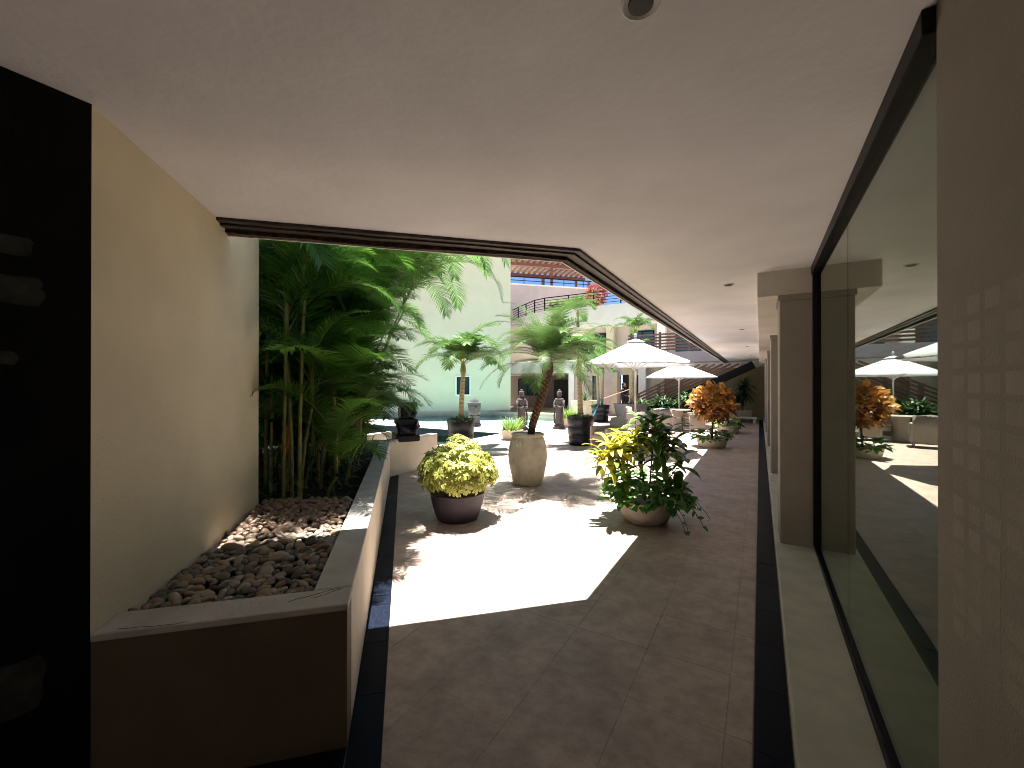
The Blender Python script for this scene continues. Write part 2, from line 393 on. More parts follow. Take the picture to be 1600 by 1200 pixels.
# ---- ceiling slab
def off(o): # corner of the opening offset outward by o (towards the court)
    # lines: u = UA + o ; d = DP - o
    a = A(DP-o, 0); ax = A(0, 1); n_ = P(0, 1); t = (UA+o - a.dot(n_))/ax.dot(n_); p = a + ax*t; return p
c0 = off(.2)
pts = [c0, P(-4, UA+.2), P(-4, -6), A(4.6, -6), A(4.6, 23), A(DP-.2, 23)]
m_ = MB(); m_.prism([(p.x, p.y) for p in pts], CEIL, 3.1)
tag(m_.build('ceiling', 'ceiling'), kind='structure')
tr = thing('eaves_trim', 'dark brown stepped timber trim edging the opening in the ceiling', 'trim', c0+Vector((0, 0, CEIL)))
for o0, o1, zb, mt in ((.0, .045, .022, 'wood_dark'), (.051, .092, .036, 'wood_dark'), (.098, .134, .028, 'wood_dark'), (.139, .182, .055, 'wood_rough')):
    for side in (0, 1):
        i0, i1 = off(o0), off(o1)
        if side: e0, e1 = A(DP-o0, 22.3), A(DP-o1, 22.3)
        else: e0, e1 = P(-1.75, UA+o0), P(-1.75, UA+o1)
        m_ = MB(c0+Vector((0, 0, CEIL)))
        # subdivide along so the boards waver a little
        q = []
        N = 14
        for k in range(N+1):
            t = k/N; jz = rnd(-.003, .003)*(3 if mt == 'wood_rough' else 1)
            a, b = i0.lerp(e0, t), i1.lerp(e1, t)
            q += [(a.x, a.y, CEIL+.002), (b.x, b.y, CEIL+.002), (b.x, b.y, CEIL-zb+jz), (a.x, a.y, CEIL-zb+jz)]
        f = []
        for k in range(N):
            for e in range(4): f.append((k*4+e, k*4+(e+1) % 4, k*4+4+(e+1) % 4, k*4+4+e))
        f += [(3, 2, 1, 0), (N*4, N*4+1, N*4+2, N*4+3)]
        m_.add(q, f); m_.build('trim_board', mt, tr)
for side in (0, 1):
    i0, i1 = off(.183), off(.196)
    e0, e1 = (A(DP-.183, 22.3), A(DP-.196, 22.3)) if side else (P(-1.75, UA+.183), P(-1.75, UA+.196))
    m_ = MB(c0+Vector((0, 0, CEIL))); m_.prism([(p.x, p.y) for p in (i0, i1, e1, e0)], CEIL-.062, CEIL+.002); m_.build('drip_edge', 'lip', tr)
# downlights
for k, (dd, ss, wh) in enumerate(((-.29, 1.21, 'near the mosaic wall panel'), (-.29, 5.1, 'beside the first column beam'), (-.30, 9.3, 'beside the second column'), (-.31, 13.5, 'beside the third column'), (-.31, 17.6, 'beside the fourth column'))):
    t = thingA('downlight', 'small round recessed ceiling downlight, unlit, '+wh, 'downlight', dd, ss, CEIL, 'downlights along the passage ceiling')
    prof = [(.036, -.001), (.05, -.009), (.055, -.007), (.056, .001)]
    MB().lathe(prof, 24).build('ring', 'lamp_ring', t, smooth=True)
    MB().lathe([(.002, -.011), (.035, -.0105), (.035, -.001)], 20).build('lens', 'dark_in', t, smooth=True)

# ---- passage walls
cw = MB((-1.27, 1.975, 0)); cw.box(-1.36, -1.18, 1.975, 3.93, 0, 2.95)
tag(cw.build('wall', 'cream', loc=P(-1.27, 1.975), rz=TP, bevel=.01), 'cream plastered wall standing behind the pebble bed of the planter', 'wall')
bw = thingA('wall', 'black painted wall with pale patches beside the cream wall', 'wall', -2.3, .5, 0)
m_ = MB((-2.3, .5, 0)); m_.box(-2.45, -2.229, -6, .567, 0, CEIL+.003); m_.build('wall_face', 'blackwall', bw)
def blob_patch(s0, s1, z0, z1):  # irregular shape slightly paler than the black wall
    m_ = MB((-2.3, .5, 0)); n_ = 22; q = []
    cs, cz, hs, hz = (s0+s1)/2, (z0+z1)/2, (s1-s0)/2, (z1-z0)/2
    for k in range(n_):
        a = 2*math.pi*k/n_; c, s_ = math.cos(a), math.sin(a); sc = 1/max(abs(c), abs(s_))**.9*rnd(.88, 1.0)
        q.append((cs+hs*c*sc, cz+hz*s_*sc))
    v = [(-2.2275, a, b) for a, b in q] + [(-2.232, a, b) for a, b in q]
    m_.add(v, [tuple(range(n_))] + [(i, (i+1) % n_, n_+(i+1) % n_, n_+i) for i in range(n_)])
    m_.build('pale_patch', 'patch', bw)
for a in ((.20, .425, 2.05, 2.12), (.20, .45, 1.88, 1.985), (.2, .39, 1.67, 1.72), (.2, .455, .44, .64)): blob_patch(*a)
m_ = MB((-1, -6, 0)); m_.box(-2.6, .6, -6.2, -6, -.1, CEIL+.003)  # unseen wall, added to keep light out from behind the camera
tag(m_.build('wall', 'tan', loc=A(-1, -6), rz=TA), 'unseen brown end wall added behind the viewer to keep the passage dark', 'wall')

# side panel right
sp = thingA('wall', 'grey brown wall panel with faint mosaic squares next to the large glass', 'wall', .5, 1.6, .1)
m_ = MB((.5, 1.6, .1)); m_.box(.437, .7, -6, 1.65, .09, CEIL+.003); m_.build('wall_face', 'sidepanel', sp)
st = MB().box(.0015, .003, -.036, .036, -.024, .024).mesh('mosaic_tile', 'sidetile')
for i in range(7):
    for j in range(14): inst('mosaic_tile', st, sp, (.4353-.5, 1.505-i*.092-1.6, .98+j*.0625-.1), (0, 0, 0), (1, rnd(.86, 1.02), rnd(.86, 1.02)))

# ---- columns, beam, glass
SC = [4.73+3.68*k for k in range(5)]
ordw = ['beside the large reflecting glass pane', 'second from the large reflecting glass', 'third from the large reflecting glass', 'fourth from the large reflecting glass', 'close to the far olive wall']
for k, s0 in enumerate(SC):
    t = thingA('column', 'square taupe plastered column '+ordw[k], 'column', .3, s0+.25, .1, 'columns along the glass front')
    MB((.3, s0+.25, .1)).box(.161, .444, s0, s0+.5, .09, 2.40).build('shaft', 'column', t, bevel=.008)
    MB((.3, s0+.25, .1)).box(.148, .444, s0-.012, s0+.512, 2.4, 2.455).build('capital', 'column', t, bevel=.005)
m_ = MB((.2, SC[0], 2.45)); m_.box(-.021, .7, SC[0]-.01, 22.8, 2.453, CEIL+.003)
tag(m_.build('beam', 'beam', loc=A(.2, SC[0], 2.45), rz=TA, bevel=.006), 'beige plastered beam running along the column tops', 'beam')
m_ = MB((-1, 22.2, 2.45)); m_.box(-6.5, -.022, 22.05, 22.3, 2.42, CEIL+.003)
tag(m_.build('beam', 'white', loc=A(-1, 22.2, 2.45), rz=TA), 'white cross beam at the end of the passage above the stairs', 'beam')
def glazing(s0, s1, joints, label):
    t = thingA('glazing', label, 'window', .447, s0, .1, 'glass front bays')
    o = (.447, s0, .1)
    MB(o).box(.425, .475, s0, s1, .1, .145).build('bottom_rail', 'metal_black', t, bevel=.004)
    MB(o).box(.405, .475, s0, s1, CEIL-.075 if s0 < 4 else 2.403, CEIL+.002 if s0 < 4 else 2.455).build('top_rail', 'metal_black', t, bevel=.004)
    zt = CEIL-.075 if s0 < 4 else 2.403
    MB(o).box(.415, .478, s1-.075, s1, .145, zt).build('mullion', 'metal_black', t, bevel=.004)
    e = [s0]+list(joints)+[s1-.075]
    for a, b in zip(e[:-1], e[1:]): MB(o).box(.444, .452, a+.002, b-.002, .145, zt).build('pane', 'window_glass', t)
    for j in joints: MB(o).box(.4435, .4525, j-.0014, j+.0014, .145, zt).build('seal', 'dark_in', t)
glazing(1.65, 4.715, [3.13], 'large frameless glass front reflecting the courtyard, in black rails')
for k in range(4): glazing(SC[k]+.515, SC[k+1]-.005, [SC[k]+1.55, SC[k]+2.6], 'glass bay with black rails '+['between the first and second taupe columns', 'between the second and third taupe columns', 'between the third and fourth taupe columns', 'between the fourth and fifth taupe columns'][k])
# room behind the glass
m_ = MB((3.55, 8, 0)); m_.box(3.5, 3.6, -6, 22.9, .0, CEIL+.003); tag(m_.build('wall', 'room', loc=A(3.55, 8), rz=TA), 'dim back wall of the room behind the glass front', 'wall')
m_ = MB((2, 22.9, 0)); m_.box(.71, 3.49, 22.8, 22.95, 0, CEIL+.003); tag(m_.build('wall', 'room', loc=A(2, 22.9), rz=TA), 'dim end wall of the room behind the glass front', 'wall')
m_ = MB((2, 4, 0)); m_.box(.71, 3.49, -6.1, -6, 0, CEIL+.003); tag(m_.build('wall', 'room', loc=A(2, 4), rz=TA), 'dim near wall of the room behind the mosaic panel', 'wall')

# ---- planter
pl = thingP('planter', 'long raised plastered planter holding the palms and pebbles', 'planter', -.6, 1.98)
O = (-.6, 1.98, 0); PH = .634; TW = .17
m_ = MB(O); m_.box(-1.18, V0, U0, U0+TW-.02, 0, PH-.03); m_.build('front_face', 'planter_front_shaded', pl)
e1 = uvP(A(DPL, 9.2)); cn = P(V0, 7.7)
# side wall and return wall
ulen = 7.62
m_ = MB(O); m_.box(V0-TW+.01, V0, U0+TW-.018, ulen, 0, PH-.03); m_.build('side_wall', 'planter', pl)
ra = Vector((math.cos(R(45)), math.sin(R(45)), 0))       # direction of A's y axis in P's frame
def ang_wall(mb_, st_, L_, th, z0, z1):
    n_ = Vector((-ra.y, ra.x, 0)); p = Vector((st_[0], st_[1], 0))
    mb_.prism([(q.x, q.y) for q in (p, p+ra*L_, p+ra*L_+n_*th, p+n_*th)], z0, z1)
m_ = MB(O); ang_wall(m_, (V0-.002, ulen-.002), 1.25, TW, 0, PH-.03); m_.build('return_wall', 'planter', pl)
m_ = MB(O); ang_wall(m_, (V0, ulen), 1.252, TW+.004, PH-.03, PH-.001); m_.build('cap_stone', 'planter_cap', pl, bevel=.006)
n0 = 6
m_ = MB(O); m_.box(-1.178, V0+.003, U0-.003, U0+TW, PH-.03, PH); m_.build('cap_stone', 'planter_cap', pl, bevel=.006)
m_ = MB(O); m_.box(V0-TW, V0+.003, U0+TW+.002, ulen-.02, PH-.03, PH); m_.build('cap_stone', 'planter_cap', pl, bevel=.006)
m_ = MB(O); ang_wall(m_, (V0-.9+.0, ulen+.9), 1.25, .15, -.3, PH-.04); m_.build('rear_wall', 'planter', pl)
m_ = MB(O); m_.box(-4, V0-TW+.011, 3.0, 8.6, .1, .53); m_.box(-1.18, V0-TW+.011, U0+TW-.021, 3.02, .1, .50); m_.build('soil', 'soil', pl)
# small cracks on the rim
for (x0, y0, n_, dx, dy) in ((-.50, 2.06, 8, .03, .011), (-1.1, 2.0, 9, .034, .002), (-.40, 2.07, 6, .026, .014)):
    q = []; x, y = x0, y0
    for k in range(n_): q.append((x, y, PH+.0005)); x += dx*rnd(.5, 1.2); y += dy+rnd(-.009, .009)
    MB(O).tube(q, .0011, 4).build('crack', 'soil', pl)

# ---- pebbles
pb = tag(MB((-.8, 2.8, .55)).box(-1.179, V0-TW+.009, U0+TW-.019, 3.95, .45, .545).build('pebble_bed', 'soil', loc=P(-.8, 2.8, .55), rz=TP), 'bed of rounded brown and grey river pebbles inside the planter', 'pebbles')
pm = []
for k in range(10):
    bm = bmesh.new(); bmesh.ops.create_icosphere(bm, subdivisions=3, radius=1)
    ox = Vector((rnd(0, 50), rnd(0, 50), k*3.1))
    for v in bm.verts:
        n_ = noise.noise(v.co*.8+ox)*.28 + noise.noise(v.co*1.9+ox)*.07
        v.co *= 1+n_
    me = bpy.data.meshes.new('pebble'); bm.to_mesh(me); bm.free(); me.shade_smooth(); me.materials.append(MATS['pebble']); pm.append(me)
placed = []; tries = 0
while len(placed) < 760 and tries < 60000:
    tries += 1; u = rnd(2.16, 3.93); v = rnd(-1.165, -.43)
    r = random.choice((.022, .026, .03, .034, .038)) if random.random() < .95 else .055
    if v - r < -1.178 or v + r > -.418 or u - r < 2.148: continue
    if all((u-a)**2+(v-b)**2 > (.76*(r+c))**2 for a, b, c in placed): placed.append((u, v, r))
placed.sort(key=lambda q: q[0]); stuffp = MB()
def pz(u, v): return .562 + .03*math.sin(u*3+v*4)*.5 + .02*(u-2.2)
for k, (u, v, r) in enumerate(placed):
    me = random.choice(pm)
    o = inst('pebble', me, pb, (v+.8, u-2.8, pz(u, v)+rnd(0, .022)-.55), (rnd(-.5, .5), rnd(-.5, .5), rnd(0, 6.28)), (r*rnd(1.05, 1.4), r*rnd(.8, 1.05), r*rnd(.5, .72)))
    if k >= 295: o['drop'] = 1
# beyond the limit: join the rest into one
late = [o for o in pb.children if o.get('drop')]
def join_late(objs, name, mt, parent):
    vs_, fs = [], []
    for o in objs:
        M = Matrix.LocRotScale(o.location, o.rotation_euler, o.scale); b = len(vs_)
        vs_ += [tuple(M @ v.co) for v in o.data.vertices]; fs += [tuple(b+i for i in p.vertices) for p in o.data.polygons]
        bpy.data.objects.remove(o)
    me = bpy.data.meshes.new(name); me.from_pydata(vs_, [], fs); me.shade_smooth(); me.materials.append(MATS[mt])
    o = bpy.data.objects.new(name, me); COL.objects.link(o); o.parent = parent; o['kind'] = 'stuff'
if late: join_late(late, 'pebble', 'pebble', pb)

# ================================================================== PALMS
def frond_mesh(name, L, e0, curv, nl, ll, lw, vee, fwd, leafm, stemm, nseg=3, droop=.5, start=.14, rr=.009):
    mb_ = MB(); N = 16; pts_ = []; tang = []
    p = Vector((0, 0, 0)); e = R(e0); side = rnd(-.15, .15)
    for i in range(N+1):
        pts_.append(p.copy()); t = Vector((math.cos(e)*math.cos(side*i/N), math.cos(e)*math.sin(side*i/N), math.sin(e))); tang.append(t)
        p = p + t*L/N; e -= R(curv)/N*(.45+1.1*i/N)
    mb_.cur = 1; mb_.tube(pts_[::2], [rr*(1-.85*i/(N/2)) for i in range(N//2+1)], 5); mb_.cur = 0
    for k in range(nl):
        t = start + (1-start)*k/(nl-1); x = t*N; i = min(N-1, int(x)); fz = x-i
        q = pts_[i].lerp(pts_[i+1], fz); tg = tang[i]
        sd = tg.cross(Vector((0, 0, 1))).normalized(); up = sd.cross(tg)
        prof_l = ll*(.55+.45*math.sin(math.pi*min(1, .12+t*.9)))*(1 if t < .85 else 1-(t-.85)*2.6)
        for sg in (-1, 1):
            f_ = fwd*(1+.9*t*t)*rnd(.85, 1.15); vv = vee*rnd(.7, 1.3)
            d = (sd*sg + tg*f_ + up*vv).normalized()
            mb_.leaf(q, d, up, prof_l*rnd(.88, 1.08), lw, nseg, droop*rnd(.6, 1.4), 0, lambda t_: .35+.65*math.sin(math.pi*min(1, .2+.8*t_)) if t_ < .95 else .06, across=2)
    return mb_.mesh(name, [leafm, stemm])
AF = [frond_mesh('frond', rnd(1.5, 1.95), rnd(52, 72), rnd(70, 130), 76, .44, .014, .42, .55, 'areca', 'areca_stem', droop=rnd(.4, .9)) for k in range(9)]
AL = [frond_mesh('frond', rnd(2.1, 2.5), rnd(62, 78), rnd(130, 175), 96, .48, .0125, .42, .55, 'areca', 'areca_stem', droop=rnd(.5, 1.0)) for k in range(5)]
AD = [frond_mesh('frond', rnd(1.2, 1.5), rnd(45, 65), rnd(70, 120), 52, .40, .0145, .4, .55, 'areca_shaded', 'areca_stem', droop=rnd(.4, .9)) for k in range(5)]
DF = [frond_mesh('frond', rnd(1.0, 1.2), rnd(40, 55), rnd(70, 120), 50, .24, .0105, .25, .6, 'date', 'areca_stem', 2, .4, .12, .006) for k in range(6)]
MF = [frond_mesh('frond', rnd(1.0, 1.25), rnd(48, 62), rnd(95, 140), 44, .35, .024, .35, .55, 'manila', 'areca_stem', 3, .7, .18, .008) for k in range(6)]

def ringed(mb_, pts_, r0, r1, n_, seg=10):
    """trunk swept along pts_ with ring scars"""
    P_ = [Vector(p) for p in pts_]; out = []; rad = []
    for k in range(n_+1):
        t = k/n_*(len(P_)-1); i = min(len(P_)-2, int(t)); q = P_[i].lerp(P_[i+1], t-i); r = r0+(r1-r0)*k/n_
        dq = (P_[i+1]-P_[i]).normalized()
        out += [q-dq*.006, q, q+dq*.006]; rad += [r, r*1.10, r*.97]
    return mb_.tube(out, rad, seg)
def areca(base, H, lean, az, nf, sc, label, dark=False, stem='trunk_cane', r=.018, sheath=False, fset=None):
    t = thing('areca_palm', label, 'palm', base, 0, 'areca palms in the planter')
    top = Vector((math.cos(az)*lean, math.sin(az)*lean, H)); pts_ = [Vector((0, 0, -.05))+(top)*x + Vector((math.cos(az), math.sin(az), 0))*(-.25*lean*math.sin(math.pi*x)) for x in [i/6 for i in range(7)]]
    ringed(MB(), pts_, r, r*.8, max(6, int(H/.13)), 8).build('trunk', stem, t, smooth='all')
    cs = MB(); cs.tube([top*.985, top+Vector((0, 0, .18)), top+Vector((0, 0, .42))], [r*1.05, r*1.15, r*.5], 8); cs.build('crownshaft', 'areca_stem', t, smooth='all')
    if sheath:
        m_ = MB(); m_.tube([pts_[1]*1+Vector((-.012, -.03, .0)), pts_[1]+Vector((-.016, -.035, .12)), pts_[2]*.6+pts_[1]*.4+Vector((0, -.02, .12))], [.012, .042, .02], 8); m_.build('dry_sheath', 'dry_sheath', t, smooth='all')
    a0 = rnd(0, 6.28)
    for k in range(nf):
        me = random.choice(AD if dark else (AL if fset else AF))
        a = a0+k*2.4+rnd(-.3, .3); s_ = sc*rnd(.85, 1.12); wt = Vector(base)+top
        if uvP(wt+Vector((math.cos(a), math.sin(a), 0))*1.5*s_)[1] < 3.42: a = -a
        if uvP(wt+Vector((math.cos(a), math.sin(a), 0))*1.5*s_)[1] < 3.42: a += math.pi
        tip = wt+Vector((math.cos(a), math.sin(a), 0))*1.25*s_*(1.4 if fset else 1)
        if tip.x > -1.3 and wt.y < 6.4: s_ *= max(.45, 1-(tip.x+1.3)*.8)
        inst('frond', me, t, top+Vector((0, 0, rnd(.0, .36))), (rnd(-.25, .25), rnd(-.30, .42), a), s_)
    return t
LB = 'areca palm with arching green fronds '
ar = [  # v, u, height, lean, azimuth, fronds, scale, dark, label
    (-1.00, 4.25, 1.35, .12, 2.4, 7, .80, 0, 'on a short cane next to the cream wall end', 'trunk_cane'),
    (-.70, 4.15, 1.75, .10, 1.2, 9, .9, 0, 'on a slim cane rising from the pebbles', 'trunk_cane'),
    (-.92, 4.65, 2.25, .35, .9, 8, 1.0, 0, 'carrying an orange dried sheath', 'trunk_cane'),
    (-.70, 5.0, 2.05, .35, .5, 8, 1.0, 0, 'on a tall tan cane leaning to the court', 'trunk_tan'),
    (-1.35, 4.7, 2.75, .15, 1.8, 9, 1.05, 0, 'rising high behind the cream wall end', 'trunk_cane'),
    (-1.0, 5.4, 2.7, .4, .5, 9, 1.1, 0, 'tallest over the middle of the planter', 'trunk_cane'),
    (-.60, 5.6, 1.55, .3, .2, 8, .95, 0, 'spreading low over the planter rim', 'trunk_cane'),
    (-.75, 6.2, 2.35, .45, .3, 9, 1.1, 0, 'with fronds hanging toward the pale building', 'trunk_cane'),
    (-1.05, 6.5, 1.7, .25, .8, 8, .95, 0, 'in the clump beside the carved idol', 'trunk_cane'),
    (-1.1, 6.9, 2.9, .5, .35, 9, 1.15, 0, 'tall at the far end of the planter', 'trunk_tan'),
    (-.8, 7.3, 2.15, .55, .25, 8, 1.0, 0, 'at the planter end arching over the pool', 'trunk_cane'),
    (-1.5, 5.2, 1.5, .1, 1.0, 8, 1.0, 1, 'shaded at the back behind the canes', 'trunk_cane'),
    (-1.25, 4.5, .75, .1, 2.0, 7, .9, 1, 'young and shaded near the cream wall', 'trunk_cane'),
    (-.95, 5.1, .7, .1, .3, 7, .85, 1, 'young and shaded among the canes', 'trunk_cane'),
    (-1.45, 7.4, 2.3, .35, .6, 10, 1.1, 0, 'at the rear corner of the planter', 'trunk_cane'),
    (-1.9, 7.8, 3.1, .3, .5, 10, 1.15, 0, 'tall and rearmost beside the pool', 'trunk_cane'),
    (-1.3, 5.0, 3.2, .25, .6, 10, 1.1, 0, 'very tall with fronds up against the trim', 'trunk_cane'),
    (-.9, 6.6, 3.1, .5, .2, 10, 1.15, 0, 'very tall with long fronds bending to the mint wall', 'trunk_cane'),
    (-.85, 7.75, 3.0, .55, .1, 10, 1.1, 0, 'very tall at the planter end with hanging tips', 'trunk_tan'),
    (-1.2, 6.3, .8, .2, .3, 9, 1.0, 1, 'low and dark in the middle of the planter', 'trunk_cane'),
    (-.95, 7.2, .7, .2, .3, 9, .95, 1, 'low and dark behind the carved idol', 'trunk_cane'),
    (-.5, 5.95, .9, .25, .0, 8, .9, 0, 'short and leaning over the rim of the planter', 'trunk_cane'),
    (-1.9, 4.6, 1.9, .1, 1.5, 10, 1.1, 1, 'dark in the gap behind the cream wall', 'trunk_cane'),
    (-0.62, 4.7, 0.85, 0.3, 0.1, 11, 0.9, 0, 'short and bright at the near edge of the clump', 'trunk_cane'),
    (-0.95, 4.35, 0.9, 0.1, 0.1, 11, 0.9, 0, 'short beside the cane with the dried sheath', 'trunk_cane'),
    (-1.05, 4.15, 1.5, 0.05, 1.6, 11, 1.05, 0, 'with tips brushing the cream wall', 'trunk_cane'),
    (-0.58, 5.3, 1.2, 0.35, 0.1, 11, 0.9, 0, 'of medium height with tips over the planter rim', 'trunk_cane'),
    (-0.85, 5.6, 1.5, 0.3, 0.1, 11, 1.05, 0, 'of medium height behind the tan cane', 'trunk_cane'),
    (-0.62, 6.1, 1.25, 0.4, 0.1, 11, 0.9, 0, 'of medium height leaning over the black edging', 'trunk_cane'),
    (-0.9, 6.1, 1.8, 0.4, 0.1, 11, 1.05, 0, 'of medium height inside the clump', 'trunk_cane'),
    (-1.0, 7.1, 1.6, 0.3, 0.1, 11, 0.9, 0, 'of medium height just behind the carved idol', 'trunk_cane'),
    (-1, 7.5, 1.6, 0.5, 1.6, 11, 1.05, 0, 'of medium height at the planter return', 'trunk_cane'),
    (-1.2, 4.9, 1.25, 0.15, 1.6, 11, 0.9, 1, 'shaded at medium height near the hedge', 'trunk_cane'),
    (-1.35, 6.6, 1.5, 0.3, 1.6, 11, 1.05, 0, 'of medium height toward the pool hedge', 'trunk_cane'),
    (-0.7, 7.6, 2.4, 0.7, 0.1, 11, 1.05, 0, 'leaning far out over the green pool', 'trunk_cane'),
    (-0.6, 6.9, 2.7, 0.75, 0.1, 11, 1.05, 0, 'leaning out so its fronds hang before the mint wall', 'trunk_cane'),
    (-.62, 4.9, .5, .15, .2, 6, .7, 1, 'small and shaded beside the rim', 'trunk_cane'),
]
for k, (v, u, fa, dk, lb) in enumerate(((-.72, 4.35, 7, 0, 'stemless and low at the front of the clump'), (-1.0, 4.75, 7, 1, 'stemless and dark at the front of the clump'), (-.62, 5.15, 8, 0, 'stemless and low along the rim'), (-.9, 5.5, 8, 1, 'stemless and dark below the tan cane'), (-.6, 5.8, 8, 0, 'stemless and low half way along the rim'), (-1.0, 6.2, 8, 1, 'stemless and dark half way along the bed'), (-.85, 6.05, 8, 0, 'stemless and low before the carved idol'), (-.95, 6.9, 9, 1, 'stemless and dark near the planter return'), (-1.15, 7.3, 9, 0, 'stemless and low near the planter return'), (-1.4, 5.2, 9, 1, 'stemless and dark near the hedge foot'), (-1.5, 6.3, 9, 1, 'stemless and dark along the hedge foot'))):
    ar.append((v, u, .22+.12*(k % 3), .08, .3, fa, .62+.08*(k % 3), dk, lb, 'trunk_cane'))
for k, (v, u, H, ln, az, nf, sc, dk, lb, stm) in enumerate(ar):
    if H > 1.9 and not dk: nf = int(nf*.76)
    if u < 6.3 and v > -.95 and H > .6: v -= .22; ln *= .45; sc *= .86
    areca(P(v, u, .53), H, ln, az, nf, sc, LB+lb, dk, stm, sheath=(k == 2), fset=('mint wall' in lb or 'hanging tips' in lb or 'far out' in lb or 'arching over' in lb))

# dark hedge behind the palms
hb = thingP('hedge', 'dense dark hedge behind the areca palms', 'hedge', -2.9, 6, 0)
m_ = MB((-2.9, 6, 0)); m_.box(-3.4, -3.0, 2.5, 10.5, 0, 5.2); m_.box(-3.0, -1.5, 9.2, 9.5, -.8, 3.3); m_.build('backing_wall', 'soil', hb)
m_ = MB((-2.9, 6, 0))
for k in range(9000):
    u = rnd(2.6, 10.4); z = rnd(.2, 5.6); v = -2.98+rnd(0, .55)*abs(math.sin(u*2.1+z*1.7))**.5
    d = Vector((rnd(.1, 1), rnd(-1, 1), rnd(-.8, .5)))
    m_.leaf((v, u, z), d, (0, 0, 1), rnd(.09, .17), rnd(.03, .06), 2, .3, 0, across=2)
for k in range(5000):
    v = rnd(-3, -1.2); z = rnd(-.2, 3.5); u = 9.15-rnd(0, .5)*abs(math.sin(v*3.1+z*1.7))**.5
    m_.leaf((v, u, z), (rnd(-1, 1), rnd(-1, -.1), rnd(-.8, .5)), (0, 0, 1), rnd(.09, .19), rnd(.03, .06), 2, .3, 0, across=2)
tag(m_.build('leaves', 'shrub', hb), kind='stuff')
# low ground foliage in the shade of the palms
m_ = MB(P(-1.1, 5.2, .53))
for k in range(2600):
    p = P(rnd(-2.7, -.5), rnd(4.2, 7.6), .53)+Vector((0, 0, rnd(0, .9)*random.random()))
    m_.leaf(p, (rnd(-1, 1), rnd(-1, 1), rnd(-.1, 1)), (0, 0, 1), rnd(.12, .26), rnd(.012, .03), 2, .6, 0, across=2)
o = m_.build('undergrowth', 'areca_shaded', loc=P(-1.1, 5.2, .53)); tag(o, 'dark strappy undergrowth beneath the areca palms', 'plants', kind='stuff')

# ================================================================== POTS
def pot(t, prof, m, seg=36, soilz=None, soilr=None, name='pot'):
    inner = [(r-.025, z) for r, z in reversed(prof) if z > prof[-1][1]*.75]
    MB().lathe(prof+inner[:2], seg).build(name, m, t, smooth=True)
    if soilz: MB().lathe([(.01, soilz), (soilr, soilz+.01), (soilr, soilz-.02)], 20).build('soil', 'soil', t)
def leafmesh(name, m, L, W, n=5, droop=.5, fold=.2, prof=None, up=.3, wave=0):
    return MB().leaf((0, 0, 0), (1, 0, up), (0, 0, 1), L, W, n, droop, fold, prof, 3, wave).mesh(name, m, True)
def orient(d, roll=0):           # rotation taking +X to d
    d = Vector(d).normalized(); q = d.to_track_quat('X', 'Z'); e = (q.to_matrix() @ Matrix.Rotation(roll, 3, 'X')).to_euler(); return e

# -- variegated schefflera
t = thing('potted_shrub', 'yellow green variegated shrub in a dark purple bowl pot', 'potted plant', ground(715, 5.05))
pot(t, [(.225, 0), (.24, .01), (.27, .08), (.305, .2), (.325, .31), (.333, .325), (.325, .335)], 'pot_purple', soilz=.30, soilr=.295)
whorls = []
for q in range(4):
    m_ = MB()
    for k in range(8):
        a = k*2*math.pi/8+rnd(-.2, .2); m_.leaf((.015*math.cos(a), .015*math.sin(a), 0), (math.cos(a), math.sin(a), rnd(-.1, .35)), (0, 0, 1), rnd(.08, .12), rnd(.042, .056), 4, rnd(.5, 1.1), .2)
    m_.leaf((0, 0, 0), (rnd(-.4, .4), rnd(-.4, .4), 1), (1, 0, 0), .06, .025, 3, .1, .3)
    whorls.append(m_.mesh('leaf_cluster', 'schefflera', True))
stm = MB()
for k in range(26):
    a = rnd(0, 6.28); e = rnd(.05, 1.5); stm.tube([(rnd(-.1, .1), rnd(-.1, .1), .33), (.2*math.cos(a)*math.cos(e), .2*math.sin(a)*math.cos(e), .45+.1*math.sin(e)), (.4*math.cos(a)*math.cos(e), .4*math.sin(a)*math.cos(e), .5+.38*math.sin(e))], [.008, .006, .003], 5)
stm.build('stems', 'branch', t)
for k in range(295):
    z = 1-1.3*(k+.5)/295; a = k*2.39996; rr_ = math.sqrt(max(0, 1-z*z)); sh = rnd(.72, 1.04)*(1+.06*math.sin(3*a))
    p = Vector((.46*rr_*math.cos(a)*sh, .46*rr_*math.sin(a)*sh, .53+.37*z*sh))
    if z > .93: p.z += .07
    nrm = Vector((p.x, p.y, (p.z-.42)*1.2+.12)).normalized()
    qe = nrm.to_track_quat('Z', 'Y').to_euler(); o = inst('leaf_cluster', random.choice(whorls), t, p, (qe[0]+rnd(-.5, .5), qe[1]+rnd(-.5, .5), qe[2]), rnd(.58, .9))

# -- barrel pot with leaning date palm
t = thing('stone_urn', 'tall cream barrel shaped stone urn standing in the sun', 'pot', ground(824.5, 6.85))
prof = [(.215, 0), (.235, .01), (.262, .12), (.305, .32), (.318, .45), (.305, .58), (.272, .72), (.257, .765), (.262, .775), (.268, .80), (.262, .82)]
pot(t, prof, 'pot_stone', 96, .74, .24)
for v in t.children[0].data.vertices:
    if .38 < v.co.z < .75 and Vector((v.co.x, v.co.y)).length > .26:
        a = math.atan2(v.co.y, v.co.x); k = 1+.012*math.cos(24*a)*(1 if .45 < v.co.z < .74 else .4); v.co.x *= k; v.co.y *= k
base = ground(826, 6.85, .76)
t = thing('date_palm', 'pygmy date palm with a leaning rough brown trunk in the barrel urn', 'palm', base)
tp = [Vector((.02, 0, -.05)), Vector((.07, 0, .22)), Vector((.16, -.01, .5)), Vector((.255, -.01, .8)), Vector((.31, 0, 1.08)), Vector((.325, 0, 1.3))]
